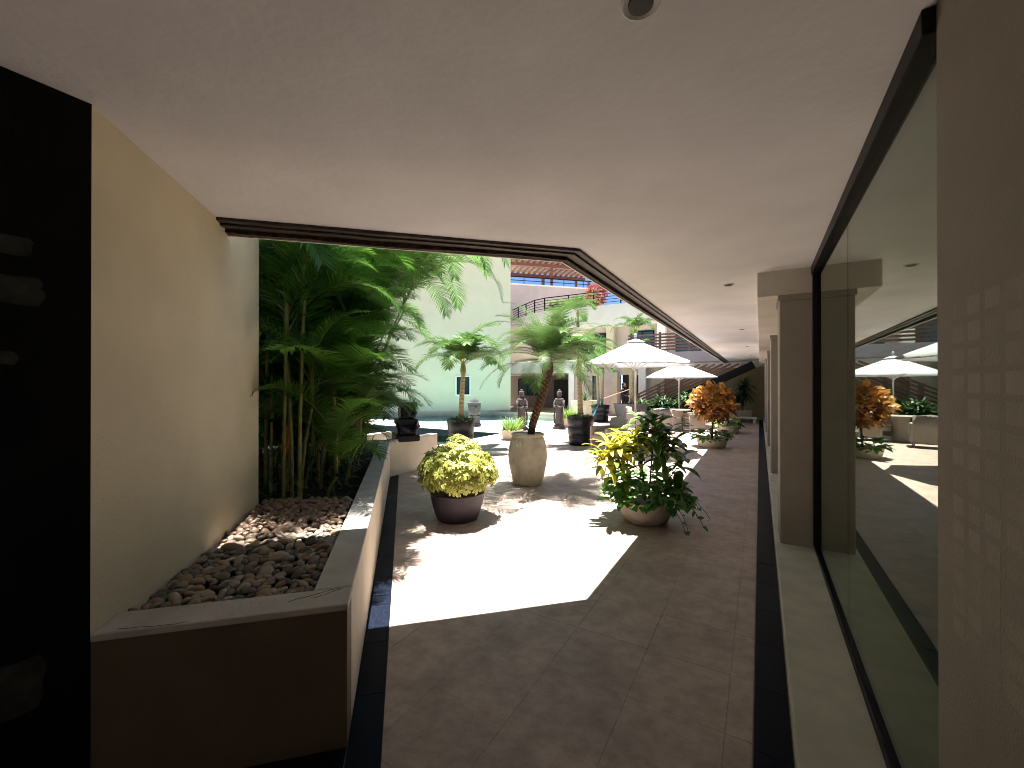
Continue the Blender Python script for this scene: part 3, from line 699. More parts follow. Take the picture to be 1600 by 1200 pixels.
rough = MB(); rough.tube(tp, [.055, .058, .066, .078, .092, .075], 12); rough.build('trunk', 'trunk_date', t, smooth='all')
sc_m = MB().leaf((0, 0, 0), (.65, 0, .75), (0, 0, 1), .055, .035, 2, -.1, .5).mesh('leaf_scar', 'date_scale')
for k in range(230):
    x = (k+.5)/230*4.6; i = int(x); q = tp[i].lerp(tp[i+1], x-i); r = [.055, .058, .066, .078, .092, .075]; rr_ = r[i]+(r[i+1]-r[i])*(x-i); a = k*2.39996
    inst('leaf_scar', sc_m, t, q+Vector((math.cos(a)*rr_*.93, math.sin(a)*rr_*.93, 0)), (rnd(-.2, .2), rnd(-.2, .2), a), rnd(.7, 1.1))
for k in range(54):
    f_ = k/54; me = DF[k % 6]
    inst('frond', me, t, tp[-1]+Vector((0, 0, -.10+.16*(1-f_))), (rnd(-.2, .2), -.55+1.2*f_+rnd(-.18, .18), k*2.39996+rnd(-.2, .2)), rnd(.9, 1.15))
m_ = MB()
for k in range(120):
    a = rnd(0, 6.28); r = rnd(.05, .22); m_.leaf((r*math.cos(a), r*math.sin(a), -.03), (math.cos(a), math.sin(a), rnd(.2, 1)), (0, 0, 1), rnd(.05, .1), .03, 2, .8, .1)
tag(m_.build('succulents', 'grassy', t), kind='stuff')

# -- right bowl with crotons, dieffenbachia and trailing ivy
t = thing('potted_croton', 'stone bowl of yellow croton, dark variegated leaves and trailing ivy', 'potted plant', ground(1008, 4.98))
pot(t, [(.235, 0), (.25, .01), (.285, .09), (.31, .2), (.315, .235), (.322, .245), (.315, .26)], 'pot_bowl', soilz=.22, soilr=.29)
lance = lambda x: max(.05, math.sin(math.pi*min(1, x*.95+.04))**.7)
YL = [leafmesh('leaf', 'croton_yellow', rnd(.25, .33), rnd(.066, .084), 6, rnd(.7, 1.7), .25, lance, rnd(.1, .6), .06) for k in range(5)]
XL = [leafmesh('leaf', 'croton_mixed', rnd(.24, .31), rnd(.068, .085), 6, rnd(.9, 2.0), .25, lance, rnd(.1, .6), .06) for k in range(5)]
DL = [leafmesh('leaf', 'dieffen', rnd(.26, .34), rnd(.10, .135), 6, rnd(.9, 2.1), .18, lance, rnd(.1, .5), .05) for k in range(5)]
heart = lambda x: max(.05, (1.0 if x < .05 else math.sin(math.pi*min(1, .28+x*.72))))
IV = [leafmesh('leaf', 'ivy', rnd(.075, .1), rnd(.06, .08), 4, rnd(.4, 1.1), .15, heart, .2) for k in range(5)]
br = MB()
def branch(p0, p1, r0=.012, bend=(0, 0, .03)):
    p0, p1 = Vector(p0), Vector(p1); br.tube([p0, (p0+p1)/2+Vector(bend), p1], [r0, r0*.8, r0*.55], 6)
def cluster(c, n_, kinds, sc=1, drp=0, spread=.07):
    c = Vector(c)
    for k in range(n_):
        f_ = k/n_; a = k*2.39996+rnd(-.3, .3); d = Vector((math.cos(a), math.sin(a), 1.05-1.5*f_+rnd(-.2, .2)-drp))
        inst('leaf', random.choice(kinds), t, c+Vector((0, 0, spread-2*spread*f_)), orient(d, rnd(-.25, .25)), sc*rnd(.8, 1.12))
fork = (-.12, 0, .52)
branch((0, 0, .2), (-.02, 0, .50), .016); branch((-.02, 0, .47), (-.2, .0, .50), .012); branch((-.2, 0, .5), (-.40, -.02, .76)); branch((-.2, 0, .5), (-.22, .04, .84)); branch((-.02, 0, .5), (-.08, .02, .80)); branch((-.2, 0, .5), (-.35, -.1, .58), .009)
branch((.06, .05, .2), (.10, .05, .8), .013); branch((.1, .05, .62), (.24, .02, .95)); branch((.1, .05, .75), (.12, .1, 1.1)); branch((.12, .02, .2), (.38, .0, .62), .01); branch((.2, 0, .36), (.30, -.05, .52), .008)
branch((-.05, .02, .5), (.02, .05, 1.0)); br.build('branches', 'branch', t, smooth='all')
for c, n_, kd, s_ in (((-.42, -.03, .80), 17, YL, 1), ((-.24, .05, .90), 15, YL, .95), ((-.34, .1, .72), 12, YL, .95), ((-.12, .0, .84), 11, XL, .95), ((-.38, -.12, .60), 13, XL, 1), ((-.27, -.12, .70), 10, YL+XL, .9), ((-.25, -.1, .5), 9, XL, .95), ((-.16, -.1, .95), 12, YL, .9), ((-.5, -.1, .72), 12, YL, .95), ((-.5, .05, .66), 10, XL, .9), ((-.1, -.14, .72), 10, XL, .95), ((-.32, -.15, .86), 12, YL, .95), ((.1, -.1, 1.05), 9, DL, .95), ((.3, -.08, .86), 9, DL, .9), ((.2, -.12, .72), 8, DL, .9),
                      ((.02, .05, 1.03), 12, DL, 1.0), ((.13, .1, 1.14), 12, DL, 1.05), ((.26, .02, .98), 12, DL, 1.05), ((.12, -.02, .92), 11, DL, .95), ((.2, .06, .80), 9, DL, .95), ((.40, 0, .64), 8, DL, 1.0), ((.31, -.05, .54), 7, DL, .85), ((.05, 0, .80), 7, DL, .85)):
    cluster(c, n_, kd, s_)
def ivy_mass(t, n_, rx, rz, z0, kinds, sc=1):
    for k in range(n_):
        a = rnd(0, 6.28); e = rnd(-.25, 1.0); rr_ = math.cos(e)*rnd(.75, 1.05)
        p = Vector((rx*rr_*math.cos(a), rx*rr_*math.sin(a), z0+rz*math.sin(e)))
        d = Vector((math.cos(a+rnd(-.9, .9)), math.sin(a+rnd(-.9, .9)), rnd(-.6, .5)))
        inst('leaf', random.choice(kinds), t, p, orient(d, rnd(-.5, .5)), sc*rnd(.7, 1.25))
ivy_mass(t, 290, .49, .26, .30, IV, 1.15); ivy_mass(t, 150, .33, .2, .30, IV, 1.2)
vine = MB()
for k in range(9):
    a = rnd(-1.5, .6); p = Vector((.36*math.cos(a), .36*math.sin(a), .33)); q = [p.copy()]
    dv = Vector((math.cos(a), math.sin(a), .1))*.07
    for j in range(rnd(4, 7).__int__()):
        p = p+dv; dv = (dv*.86+Vector((rnd(-.012, .012), rnd(-.012, .012), -.022))); p.z = max(p.z, .03); q.append(p.copy())
        inst('leaf', random.choice(IV), t, p, orient((rnd(-1, 1), rnd(-1, 1), rnd(-.8, .2)), rnd(-.5, .5)), rnd(.5, .85))
    vine.tube(q, .003, 4)
vine.build('vines', 'branch', t)

# -- orange croton
def orange_bush(pos, sc, label, ball, nleaf, kinds, group=None):
    global t
    t = thing('potted_croton', label, 'potted plant', pos); t.scale = (sc, sc, sc)
    pot(t, [(.30, 0), (.315, .01), (.345, .1), (.372, .21), (.38, .225), (.372, .24)], 'pot_cream', soilz=.2, soilr=.345)
    ivy_mass(t, 190, .44, .22, .25, IV, 1.25)
    MB().tube([(0, 0, .2), (.02, 0, .5), (.04, 0, .8)], [.03, .025, .02], 8).build('stem', 'branch', t, smooth='all')
    if ball:
        for k in range(nleaf):
            z = 1-2*(k+.5)/nleaf; a = k*2.39996; rr_ = math.sqrt(1-z*z); sh = rnd(.6, 1.05)
            p = Vector((.04+.52*rr_*math.cos(a)*sh, .52*rr_*math.sin(a)*sh, 1.14+.45*z*sh)); d = (p-Vector((.04, 0, 1.1))).normalized()*.45
            inst('leaf', random.choice(kinds[:5] if z > -.1 and random.random() < .9 else kinds), t, p, orient(d+Vector((rnd(-.8, .8), rnd(-.8, .8), rnd(-.5, .7))), rnd(-.7, .7)), rnd(.65, 1.05))
OL = [leafmesh('leaf', 'croton_orange' if k < 5 else 'croton_red', rnd(.19, .25), rnd(.125, .16), 4, rnd(.3, 1.2), .2, heart, .3, .05) for k in range(8)]
orange_bush(ground(1112, 10.9), 1, 'round orange leaved croton in a cream bowl of ivy', True, 420, OL)
SL = [leafmesh('leaf', 'schefflera', rnd(.12, .16), rnd(.07, .09), 4, .8, .2, heart, .3) for k in range(3)]
orange_bush(ground(1137, 14.2), .95, 'low cream bowl of pale variegated leaves behind the orange croton', False, 0, OL)
ivy_mass(t, 90, .45, .42, .3, SL, 1.1)

# -- far dracaena in square pot
def square_pot(t, w0, w1, h, m):
    v = []
    for w_, z in ((w0, 0), (w1, h), (w1*.9, h), (w1*.88, h*.9)): v += [(x*w_/2, y*w_/2, z) for x, y in ((-1, -1), (1, -1), (1, 1), (-1, 1))]
    f = [(3, 2, 1, 0)] + [(i*4+k, i*4+(k+1) % 4, i*4+4+(k+1) % 4, i*4+4+k) for i in range(3) for k in range(4)] + [(12, 13, 14, 15)]
    MB().add(v, f).build('pot', m, t)
def sword_plant(t, c, n_, L, W, m, spread=1.2, drp=.8):
    ks = [leafmesh('leaf', m, L*rnd(.85, 1.1), W, 5, drp*rnd(.6, 1.5), .2, lambda x: max(.05, 1-x**2.2), .2) for k in range(4)]
    for k in range(n_):
        a = k*2.39996; e = 1.4-spread*(k/n_)*1.6
        inst('leaf', random.choice(ks), t, c, orient((math.cos(a)*math.cos(e), math.sin(a)*math.cos(e), math.sin(e)), rnd(-.2, .2)), rnd(.8, 1.1))
t = thing('potted_dracaena', 'dark dracaena in a square cream pot against the olive wall', 'potted plant', ground(1160, 18.6))
square_pot(t, .42, .58, .5, 'pot_cream'); MB().tube([(0, 0, .45), (.03, 0, .9), (.0, 0, 1.35)], .03, 6).build('stem', 'branch', t)
for c in ((0, 0, 1.3), (.15, .1, 1.05), (-.16, 0, .95), (.05, -.1, 1.55)): sword_plant(t, c, 34, .62, .10, 'shrub', 1.2, 1.3)

# -- spiky grass bowls
def grass_pot(pos, label, r, sc):
    t = thing('potted_grass', label, 'potted plant', pos); t.scale = (sc,)*3
    pot(t, [(.22, 0), (.24, .01), (.28, .14), (.31, .25), (.315, .26), (.31, .27)], 'pot_cream', 30, .24, .28)
    ks = [leafmesh('leaf', 'grassy', rnd(.4, .55), .035, 5, rnd(.5, 1.2), .3, lambda x: max(.04, 1-x**1.6), .2) for k in range(4)]
    for k in range(150):
        a = rnd(0, 6.28); rr_ = .24*math.sqrt(random.random()); e = rnd(.6, 1.5)
        inst('leaf', random.choice(ks), t, (rr_*math.cos(a), rr_*math.sin(a), .24), orient((math.cos(a)*math.cos(e), math.sin(a)*math.cos(e), math.sin(e)), rnd(-.3, .3)), rnd(.65, 1.05))
grass_pot(ground(800, 12.4), 'bright spiky grass in a low cream bowl behind the barrel urn', .3, 1.08)
grass_pot(ground(884, 16.2), 'bright spiky grass bowl beside the black drum pot', .3, 1.25)

# -- drum pots with palms
def drum(pos, label, R_, H, m, rings=3):
    t = thing('drum_pot', label, 'pot', pos, 0, 'black drum pots in the court')
    prof = [(R_*.80, 0), (R_*.86, .02)]
    for k in range(rings):
        z0, z1 = H*(k+.04)/rings, H*(k+.96)/rings; q0, q1 = .86+.14*k/rings, .86+.14*(k+1)/rings
        prof += [(R_*q0*.985, z0), (R_*(q0+.02), z0+.015), (R_*q1, z1-.015), (R_*(q1-.02), z1)]
    prof += [(R_*1.03, H-.02), (R_*1.03, H)]
    pot(t, prof, m, 40, H-.06, R_*.93); return t
def manila(base, H, label, nf, sc, r=.075, lean=0, stem='trunk_ring', boot=True, under=True):
    t = thing('manila_palm', label, 'palm', base, 0, 'ringed palms in pots')
    top = Vector((lean, 0, H)); ringed(MB(), [Vector((0, 0, -.06)), top*.5+Vector((lean*-.1, 0, 0)), top], r, r*.72, max(5, int(H/.085)), 14).build('trunk', stem, t, smooth='all')
    m_ = MB(); m_.tube([top, top+Vector((0, 0, .12)), top+Vector((0, 0, .3)), top+Vector((0, 0, .42))], [r*.78, r*1.05, r*.7, r*.25], 10); m_.build('crownshaft', 'trunk_rust' if boot else 'areca_stem', t, smooth='all')
    for k in range(nf):
        f_ = k/nf; inst('frond', MF[k % 6], t, top+Vector((0, 0, .34-.1*f_)), (rnd(-.15, .15), -.45+.85*f_+rnd(-.12, .12), k*2.39996+rnd(-.3, .3)), sc*rnd(.9, 1.1))
    if under:
        m_ = MB()
        for k in range(260):
            a = rnd(0, 6.28); q = .32*math.sqrt(random.random()); m_.leaf((q*math.cos(a), q*math.sin(a), -.04), (math.cos(a)*rnd(.2, 1), math.sin(a)*rnd(.2, 1), 1), (0, 0, 1), rnd(.08, .2), .03, 3, .9, .1)
        tag(m_.build('ground_cover', 'shrub_bright', t), kind='stuff')
    return t
p = ground(720, 10.7); drum(p, 'black ribbed drum pot by the green pool edge', .35, .74, 'pot_black', 2); manila(p+Vector((0, 0, .70)), 1.15, 'ringed palm in the black drum by the green pool', 19, 1.12, .075, .06, boot=False)
p = ground(907, 11.3); drum(p, 'black ribbed drum pot between the barrel urn and the white parasol', .36, .77, 'pot_black'); manila(p+Vector((0, 0, .73)), 1.25, 'ringed palm with a rust brown boot in the black drum', 18, 1.05, .078, -.04)
p = ground(938, 18.6); drum(p, 'black ribbed drum pot in front of the house wall', .40, .72, 'pot_black'); manila(p+Vector((-.08, 0, .68)), 1.5, 'slender twin palm in the drum pot near the house wall', 10, .85, .07, -.06, boot=False); 
manila(p+Vector((.1, .1, .68)), 1.35, 'second slender palm sharing the drum pot near the house wall', 9, .85, .06, .05, boot=False, under=False)
p = ground(985, 17.8); t = thing('planter_box', 'tall grey tapered square pot behind the parasol pole', 'pot', p, R(20)); square_pot(t, .75, 1.02, .82, 'pot_grey'); MB().box(-.44, .44, -.44, .44, .74, .76).build('soil', 'soil', t)
manila(p+Vector((.06, 0, .78)), 1.5, 'ringed palm in the grey square pot', 11, .95, .09, .02, boot=False)
t = thing('planter_box', 'pale cream tapered pot standing behind the drum palm', 'pot', ground(914, 20.8), R(15)); square_pot(t, .8, 1.1, .85, 'pot_cream'); sword_plant(t, (0, 0, .8), 30, .7, .06, 'shrub', 1.1, .8)

# ================================================================== STATUES
def buddha(pos, label, turn, H=1.42):
    t = thing('statue', label, 'statue', pos, turn, 'standing stone statues at the pool'); k = H/1.42
    m_ = MB(); m_.lathe([(.24, 0), (.24, .07), (.2, .1), (.2, .14)], 16); m_.build('plinth', 'stone_grey', t)
    b = MB(); b.lathe([(.17, .14), (.185, .2), (.155, .45), (.15, .65), (.165, .80), (.15, .88), (.16, .98), (.19, 1.06), (.17, 1.11), (.07, 1.15), (.055, 1.19)], 18, ex=1, ey=.72)
    b.ball((0, -.01, 1.27), .088, .098, .115); b.ball((0, -.1, 1.25), .016, .022, .025, 8, 5)
    for s_ in (-1, 1):
        b.tube([(s_*.175, 0, 1.05), (s_*.21, -.02, .86), (s_*.12, -.14, .80), (s_*.03, -.16, .84)], [.052, .048, .04, .03], 8)
        b.ball((s_*.088, 0, 1.25), .016, .026, .05, 8, 5)
        b.tube([(s_*.16, -.04, .85), (s_*.18, -.07, .5), (s_*.17, -.08, .2)], [.03, .035, .025], 6)
    b.build('figure', 'stone_grey', t, smooth='all')
    h = MB(); h.ball((0, .005, 1.325), .094, .1, .075); h.ball((0, .005, 1.405), .05, .05, .045); h.build('topknot', 'stone_grey', t, smooth='all')
    t.scale = (k, k, k)
buddha(ground(815, 15.0, -.03), 'standing robed stone statue with folded hands at the pool edge beside the barrel urn', R(35), 1.46)
buddha(ground(874, 15.4), 'slim standing robed stone statue by the pool corner beside the grass bowl', R(-40), 1.42)
t = thing('statue', 'pale grey carved stone bust standing at the shallow pool', 'statue', ground(741, 16.9, -.03), R(20))
MB().box(-.24, .24, -.2, .2, 0, .10).box(-.2, .2, -.17, .17, .1, .42).build('plinth', 'stone_pale', t, bevel=.02)
m_ = MB(); m_.lathe([(.19, .42), (.24, .5), (.25, .6), (.27, .75), (.26, .88), (.19, .93), (.18, 1.0), (.12, 1.07), (.05, 1.13), (.01, 1.15)], 16, ex=1, ey=.85); m_.ball((0, -.2, .72), .05, .07, .09, 8, 6)
m_.build('figure', 'stone_pale', t, smooth='all'); m_ = MB(); m_.lathe([(.275, .86), (.29, .88), (.285, .92), (.25, .93)], 16, ex=1, ey=.85); m_.build('headband', 'stone_pale', t, smooth=True)
t = thing('statue', 'squat black carved stone idol at the end of the planter', 'statue', ground(634, 7.75, PH-.06), R(28))
b = MB()
b.box(-.22, .22, -.2, .2, 0, .12).box(-.17, .17, -.15, .15, .12, .3).box(-.19, .15, -.17, .14, .3, .42).box(-.12, .16, -.14, .14, .42, .62).box(-.14, .18, -.16, .15, .62, .71)
b.build('body', 'stone_black', t, bevel=.03)
b = MB(); b.ball((.13, -.14, .52), .05, .06, .04, 10, 6); b.ball((.02, -.15, .52), .05, .05, .04, 10, 6); b.tube([(-.17, -.12, .38), (-.16, -.2, .26), (.02, -.2, .2)], [.05, .05, .04], 8); b.tube([(.15, -.1, .38), (.17, -.2, .28), (.08, -.22, .2)], [.05, .05, .04], 8); b.ball((.08, -.17, .45), .05, .05, .025, 8, 5)
b.build('carving', 'stone_black', t, smooth='all')

# ================================================================== PARASOLS, TABLES, CHAIRS
def parasol(pos, R_, zr, za, label, rot):
    t = thing('parasol', label, 'parasol', pos, rot, 'white parasols in the court')
    N = 8; S = 6
    for k in range(N):
        a0, a1 = 2*math.pi*k/N, 2*math.pi*(k+1)/N; v = []; f = []
        for i in range(S+1):
            x = .10+.90*i/S; z = za+(zr-za)*(x**.97)
            for j in range(5):
                u = j/4; p = Vector((math.cos(a0), math.sin(a0), 0)).lerp(Vector((math.cos(a1), math.sin(a1), 0)), u)*R_*x
                sag = -.006*math.sin(math.pi*u)*x
                v.append((p.x*(1-.02*math.sin(math.pi*u)*x), p.y*(1-.02*math.sin(math.pi*u)*x), z+sag))
        f = [(i*5+j, i*5+j+1, i*5+6+j, i*5+5+j) for i in range(S) for j in range(4)]
        nb = len(v); v += [(q[0]*1.001, q[1]*1.001, q[2]-.035) for q in v[S*5:S*5+5]]     # valance
        f += [(S*5+j, S*5+j+1, nb+j+1, nb+j) for j in range(4)]
        MB().add(v, f).build('canopy_panel', 'canvas', t, smooth='all')
        rb = MB(); rb.bar((.05*math.cos(a0), .05*math.sin(a0), za-.14), (R_*.98*math.cos(a0), R_*.98*math.sin(a0), zr-.015), .016, .02); rb.bar((.05*math.cos(a0), .05*math.sin(a0), zr-.12), (R_*.52*math.cos(a0), R_*.52*math.sin(a0), za+(zr-za)*.52-.03), .014, .016)
        rb.build('rib', 'alu', t)
    m_ = MB(); m_.lathe([(.012, za+.03), (R_*.10, za-.02), (R_*.17, za-.065)][::-1], 8); m_.build('vent_cap', 'canvas', t)
    MB().tube([(0, 0, .1), (0, 0, za+.05)], .024, 12).build('pole', 'alu', t, smooth='all')
    MB().lathe([(.02, za+.05), (.035, za+.08), (.04, za+.11), (.02, za+.15), (.005, za+.16)], 12).build('finial', 'canvas', t, smooth='all')
    MB().lathe([(.05, zr-.16), (.055, zr-.12), (.05, zr-.08)], 12).build('runner_hub', 'alu', t)
    MB().lathe([(.26, 0), (.27, .02), (.25, .07), (.06, .09), (.05, .22)], 24).build('base', 'pot_grey', t, smooth=True)
U1 = ground(993, 10.3); U2 = ground(1061, 16.6)
parasol(U1, 1.36, 2.12, 2.72, 'white canvas parasol standing behind the yellow croton bowl', .2)
parasol(U2, 1.38, 1.93, 2.52, 'white canvas parasol near the timber staircase', .25)
def chair(pos, rot, label):
    t = thing('wicker_chair', label, 'chair', pos, rot, 'wicker armchairs around the parasols')
    MB().box(-.29, .29, -.28, .26, .30, .42).build('seat', 'wicker', t, bevel=.02)
    m_ = MB(); q = []
    for i in range(9):
        u = i/8*2-1; q.append((u*.33, .30-.06*u*u))
    for (dy, sg) in ((0, 1),):
        v = [(x, y, z) for z in (.1, .5, .86) for x, y in q] ; v = [(x, y+(.06 if z > .6 else 0), z-(.05*abs(x)/.33 if z > .6 else 0)) for x, y, z in v]
        v2 = [(x*.92, y-.045, z-.0) for x, y, z in v]; n_ = len(v)
        f = [(i*9+j, i*9+j+1, i*9+10+j, i*9+9+j) for i in range(2) for j in range(8)]
        f2 = [tuple(n_+i for i in reversed(q_)) for q_ in f]
        ed = [(18+j, n_+18+j, n_+19+j, 19+j)[::-1] for j in range(8)] + [(i*9, n_+i*9, n_+i*9+9, i*9+9) for i in range(2)] + [(i*9+8, i*9+17, n_+i*9+17, n_+i*9+8) for i in range(2)]
        m_.add(v+v2, f+f2+ed)
    m_.build('backrest', 'wicker', t, smooth='all')
    for s_ in (-1, 1):
        MB().box(s_*.33-.04, s_*.33+.04, -.3, .27, .12, .62).build('arm', 'wicker', t, bevel=.025)
        for y in (-.27, .24): MB().tube([(s_*.3, y, 0), (s_*.3, y, .32)], [.018, .024], 8).build('leg', 'wicker', t)
    MB().box(-.26, .26, -.25, .2, .42, .49).build('cushion', 'pot_cream', t, bevel=.03)
def table(pos, label):
    t = thing('table', label, 'table', pos, 0, 'round tables under the parasols')
    MB().lathe([(.44, .70), (.45, .705), (.45, .735), (.44, .74)], 32).build('table_top', 'wicker', t); MB().lathe([(.20, .02), (.16, .3), (.2, .70)], 20).build('pedestal', 'wicker', t)
table(U2+Vector((-.75, -1.7, 0)), 'round wicker table near the white parasol by the staircase')
for pos, a, lb in ((ground(951, 9.9), 20, 'grey brown wicker armchair half hidden behind the yellow croton leaves'),
                   (A(-2.85, 14.7), -110, 'wicker armchair with its back to the orange croton'), (A(-3.75, 15.0), 150, 'wicker armchair on the pool side of the round table'), (A(-2.05, 15.9), 10, 'wicker armchair on the passage side of the round table')):
    chair(pos, R(a)-math.pi/2, lb)

# ================================================================== POOL
m_ = MB((-10, 12, 0)); 
m_.box(-21, PE-.12, 14.2, 19.4, -.8, -.2)
tag(m_.build('pool_floor', 'pool_plaster', loc=A(-10, 12), rz=TA), kind='structure')
m_ = MB((-10, 13, 0)); m_.box(-21, PE-.1, 12.1, 14.25, -.8, -.05); tag(m_.build('pool_ledge', 'coping', loc=A(-10, 13), rz=TA, bevel=.01), kind='structure')
m_ = MB((-10, 12, 0)); m_.box(-21, PE-.09, 12.0, 12.1, -.8, -.03); tag(m_.build('pool_weir', 'pool_dark', loc=A(-10, 12), rz=TA), kind='structure')
m_ = MB((-10, 10, 0)); m_.box(-21, PE-.09, 8.0, 12.0, -.9, -.7); tag(m_.build('pool_floor', 'pool_dark', loc=A(-10, 10), rz=TA), kind='structure')
m_ = MB((-10, 16, 0)); m_.box(-21, PE-.1, 14.25, 19.3, -.07, -.06); tag(m_.build('water', 'water', loc=A(-10, 16), rz=TA), kind='structure')
m_ = MB((-10, 10, 0)); m_.box(-21, PE-.1, 8.0, 12.0, -.27, -.26); tag(m_.build('water', 'water_green', loc=A(-10, 10), rz=TA), kind='structure')
m_ = MB((PE, 14, 0)); m_.box(PE-.2, PE, 8.2, 19.3, -.8, .012); cpg = tag(m_.build('pool_coping', 'coping', loc=A(PE, 14), rz=TA, bevel=.01), kind='structure')
m_ = MB((-10, 19.3, 0)); m_.box(-21, PE, 19.3, 19.8, -.8, .16); tag(m_.build('pool_coping', 'sand', loc=A(-10, 19.3), rz=TA, bevel=.02), kind='structure')

# ================================================================== BUILDINGS
# tall pale building on the left
wb = thingP('building', 'tall pale mint rendered building block beyond the pool', 'building', 4, 22.8)
O = (4, 22.8, 0)
m_ = MB(O); m_.box(-16, 5.72, 22.6, 30, -.8, 8.75); m_.build('wall', 'mint', wb)
m_ = MB(O); m_.box(-16, 5.80, 22.54, 30.1, 8.75, 8.86); m_.build('parapet', 'white', wb)
m_ = MB(O); m_.box(-16, 5.75, 22.57, 22.6, -.1, .22); m_.build('skirting', 'sand', wb)
wx = uvP(ground(722, 23.0))[0]
wi = MB(O).box(wx-.42, wx+.42, 22.55, 22.62, 1.02, 2.12).build('window', 'white', wb)
MB(O).box(wx-.34, wx+.34, 22.535, 22.56, 1.1, 2.04).build('sash', 'metal_black', wi)
for s_ in (-1, 1): MB(O).box(wx+s_*.165-.13, wx+s_*.165+.13, 22.525, 22.54, 1.16, 1.98).build('pane', 'teal_glass', wi)
def railing(parent, org, pts_, z0, h, post, nr, m, step=1.0, rw=.03):
    pts_ = [Vector((p[0], p[1], 0)) for p in pts_]
    for a, b in zip(pts_[:-1], pts_[1:]):
        L_ = (b-a).length; n_ = max(1, round(L_/step))
        for k in range(n_+1):
            q = a.lerp(b, k/n_); MB(org).box(q.x-post/2, q.x+post/2, q.y-post/2, q.y+post/2, z0, z0+h-.01).build('post', m, parent)
        for r in range(nr):
            z = z0+h*(r+1)/nr; wd = rw*(1.7 if r == nr-1 else 1)
            MB(org).bar((a.x, a.y, z-(r*.0)), (b.x, b.y, z), wd, wd).build('rail', m, parent)
rl = thingP('railing', 'dark metal roof railing on top of the tall mint block', 'railing', 2, 22.8, 8.86)
railing(rl, (2, 22.8, 8.86), [(-6, 22.75), (5.5, 22.75), (5.5, 26)], 8.86, .85, .07, 3, 'metal_black', 1.3, .05)

# rear house
mat('recess', (.20, .17, .15), .85, .08, 2, .2, 30)
mat('terrace', (.50, .50, .455), .85, .05, 2, .2, 30)
rb_ = thingA('building', 'rear house with a recessed ground floor and curved white terrace', 'building', -9, 24)
O = (-9, 24, 0)
def hb_(name, m, x0, x1, y0, y1, z0, z1, bevel=0, par=None): return MB(O).box(x0, x1, y0, y1, z0, z1).build(name, m, par or rb_, bevel=bevel)
wall_segs = [(-8.85, -7.85), (-7.52, -6.34), (-5.85, -5.46), (-5.27, -4.1)]
for a, b in wall_segs: hb_('wall', 'pink' if a < -7 else 'sand', a, b, 21.8, 22.1, 0, 2.62)
hb_('wall', 'sand', -7.85, -7.52, 21.82, 22.08, 2.12, 2.62); hb_('wall', 'sand', -7.85, -7.52, 21.82, 22.08, 0, .75)
hb_('wall', 'sand', -6.34, -5.85, 21.82, 22.08, 2.15, 2.62); hb_('wall', 'sand', -5.46, -5.27, 21.82, 22.08, 2.12, 2.62); hb_('wall', 'sand', -5.46, -5.27, 21.82, 22.08, 0, .3)
hb_('window', 'teal_glass', -7.86, -7.51, 21.95, 21.98, .75, 2.12); hb_('window', 'teal_glass', -5.47, -5.26, 21.95, 21.98, .3, 2.12)
hb_('window_bar', 'wood_dark', -7.85, -7.52, 21.9, 21.95, 1.2, 1.25)
hb_('door', 'dark_in', -6.35, -5.84, 22.4, 22.43, 0, 2.16)
hb_('pilaster', 'sand', -6.75, -6.41, 21.66, 21.81, 0, 2.3, .01); hb_('pillar', 'white', -5.28, -4.92, 21.45, 21.79, 0, 2.55, .01)
hb_('pillar', 'white', -9.2, -8.86, 21.75, 22.12, 0, 2.62, .01)
hb_('balcony_slab', 'white', -16, -8.7, 21.6, 27.4, 2.3, 2.98, .02); hb_('balcony_slab', 'white', -8.69, -4.5, 21.6, 27.4, 2.62, 3.02, .02)
hb_('wall', 'recess', -16.5, -9.0, 27.2, 27.5, -.1, 2.32); w1_ = hb_('window', 'metal_black', -15.5, -13.8, 27.1, 27.22, .85, 2.1)
for a in (-15.42, -14.62): hb_('pane', 'teal_glass', a, a+.72, 27.07, 27.11, .92, 2.03, par=w1_)
hb_('door', 'dark_in', -12.6, -11.3, 27.15, 27.22, 0, 2.0); hb_('door_frame', 'dark_in', -11.25, -9.3, 27.16, 27.22, 0, 2.2)
hb_('wall', 'tan', -17, 1.5, 28.2, 28.5, 2.9, 6.2)
for a in (-13.2, -10.6, -7.4, -4.6): w2 = hb_('window', 'metal_black', a, a+1.5, 28.12, 28.22, 3.1, 5.2); hb_('pane', 'teal_glass', a+.08, a+.7, 28.09, 28.13, 3.2, 5.1, par=w2); hb_('pane', 'teal_glass', a+.8, a+1.42, 28.09, 28.13, 3.2, 5.1, par=w2)
hb_('pillar', 'sand', -8.9, -8.4, 27.5, 28.0, 3.0, 5.6); hb_('pillar', 'white', -5.6, -5.1, 27.5, 28.0, 3.0, 5.6)
# terrace with rounded corner
def terr(pts_, z0, z1, m, name): MB(O).prism(pts_, z0, z1).build(name, m, rb_)
edge = [(-19, 33), (-18.2, 30.4), (-16.86, 29.3), (-14.4, 27.55), (-13.4, 27.2), (1.5, 27.2)]
terr(edge+[(1.5, 33), ], 5.55, 6.95, 'terrace', 'terrace_slab')
railing(rb_, O, [(-18.0, 30.5), (-16.8, 29.4), (-14.4, 27.65), (-13.4, 27.3), (1.4, 27.3)], 6.95, .95, .07, 5, 'metal_black', 1.9, .035)
hb_('wall', 'pink', -19, -12.5, 33.1, 33.3, 2.9, 5.6)
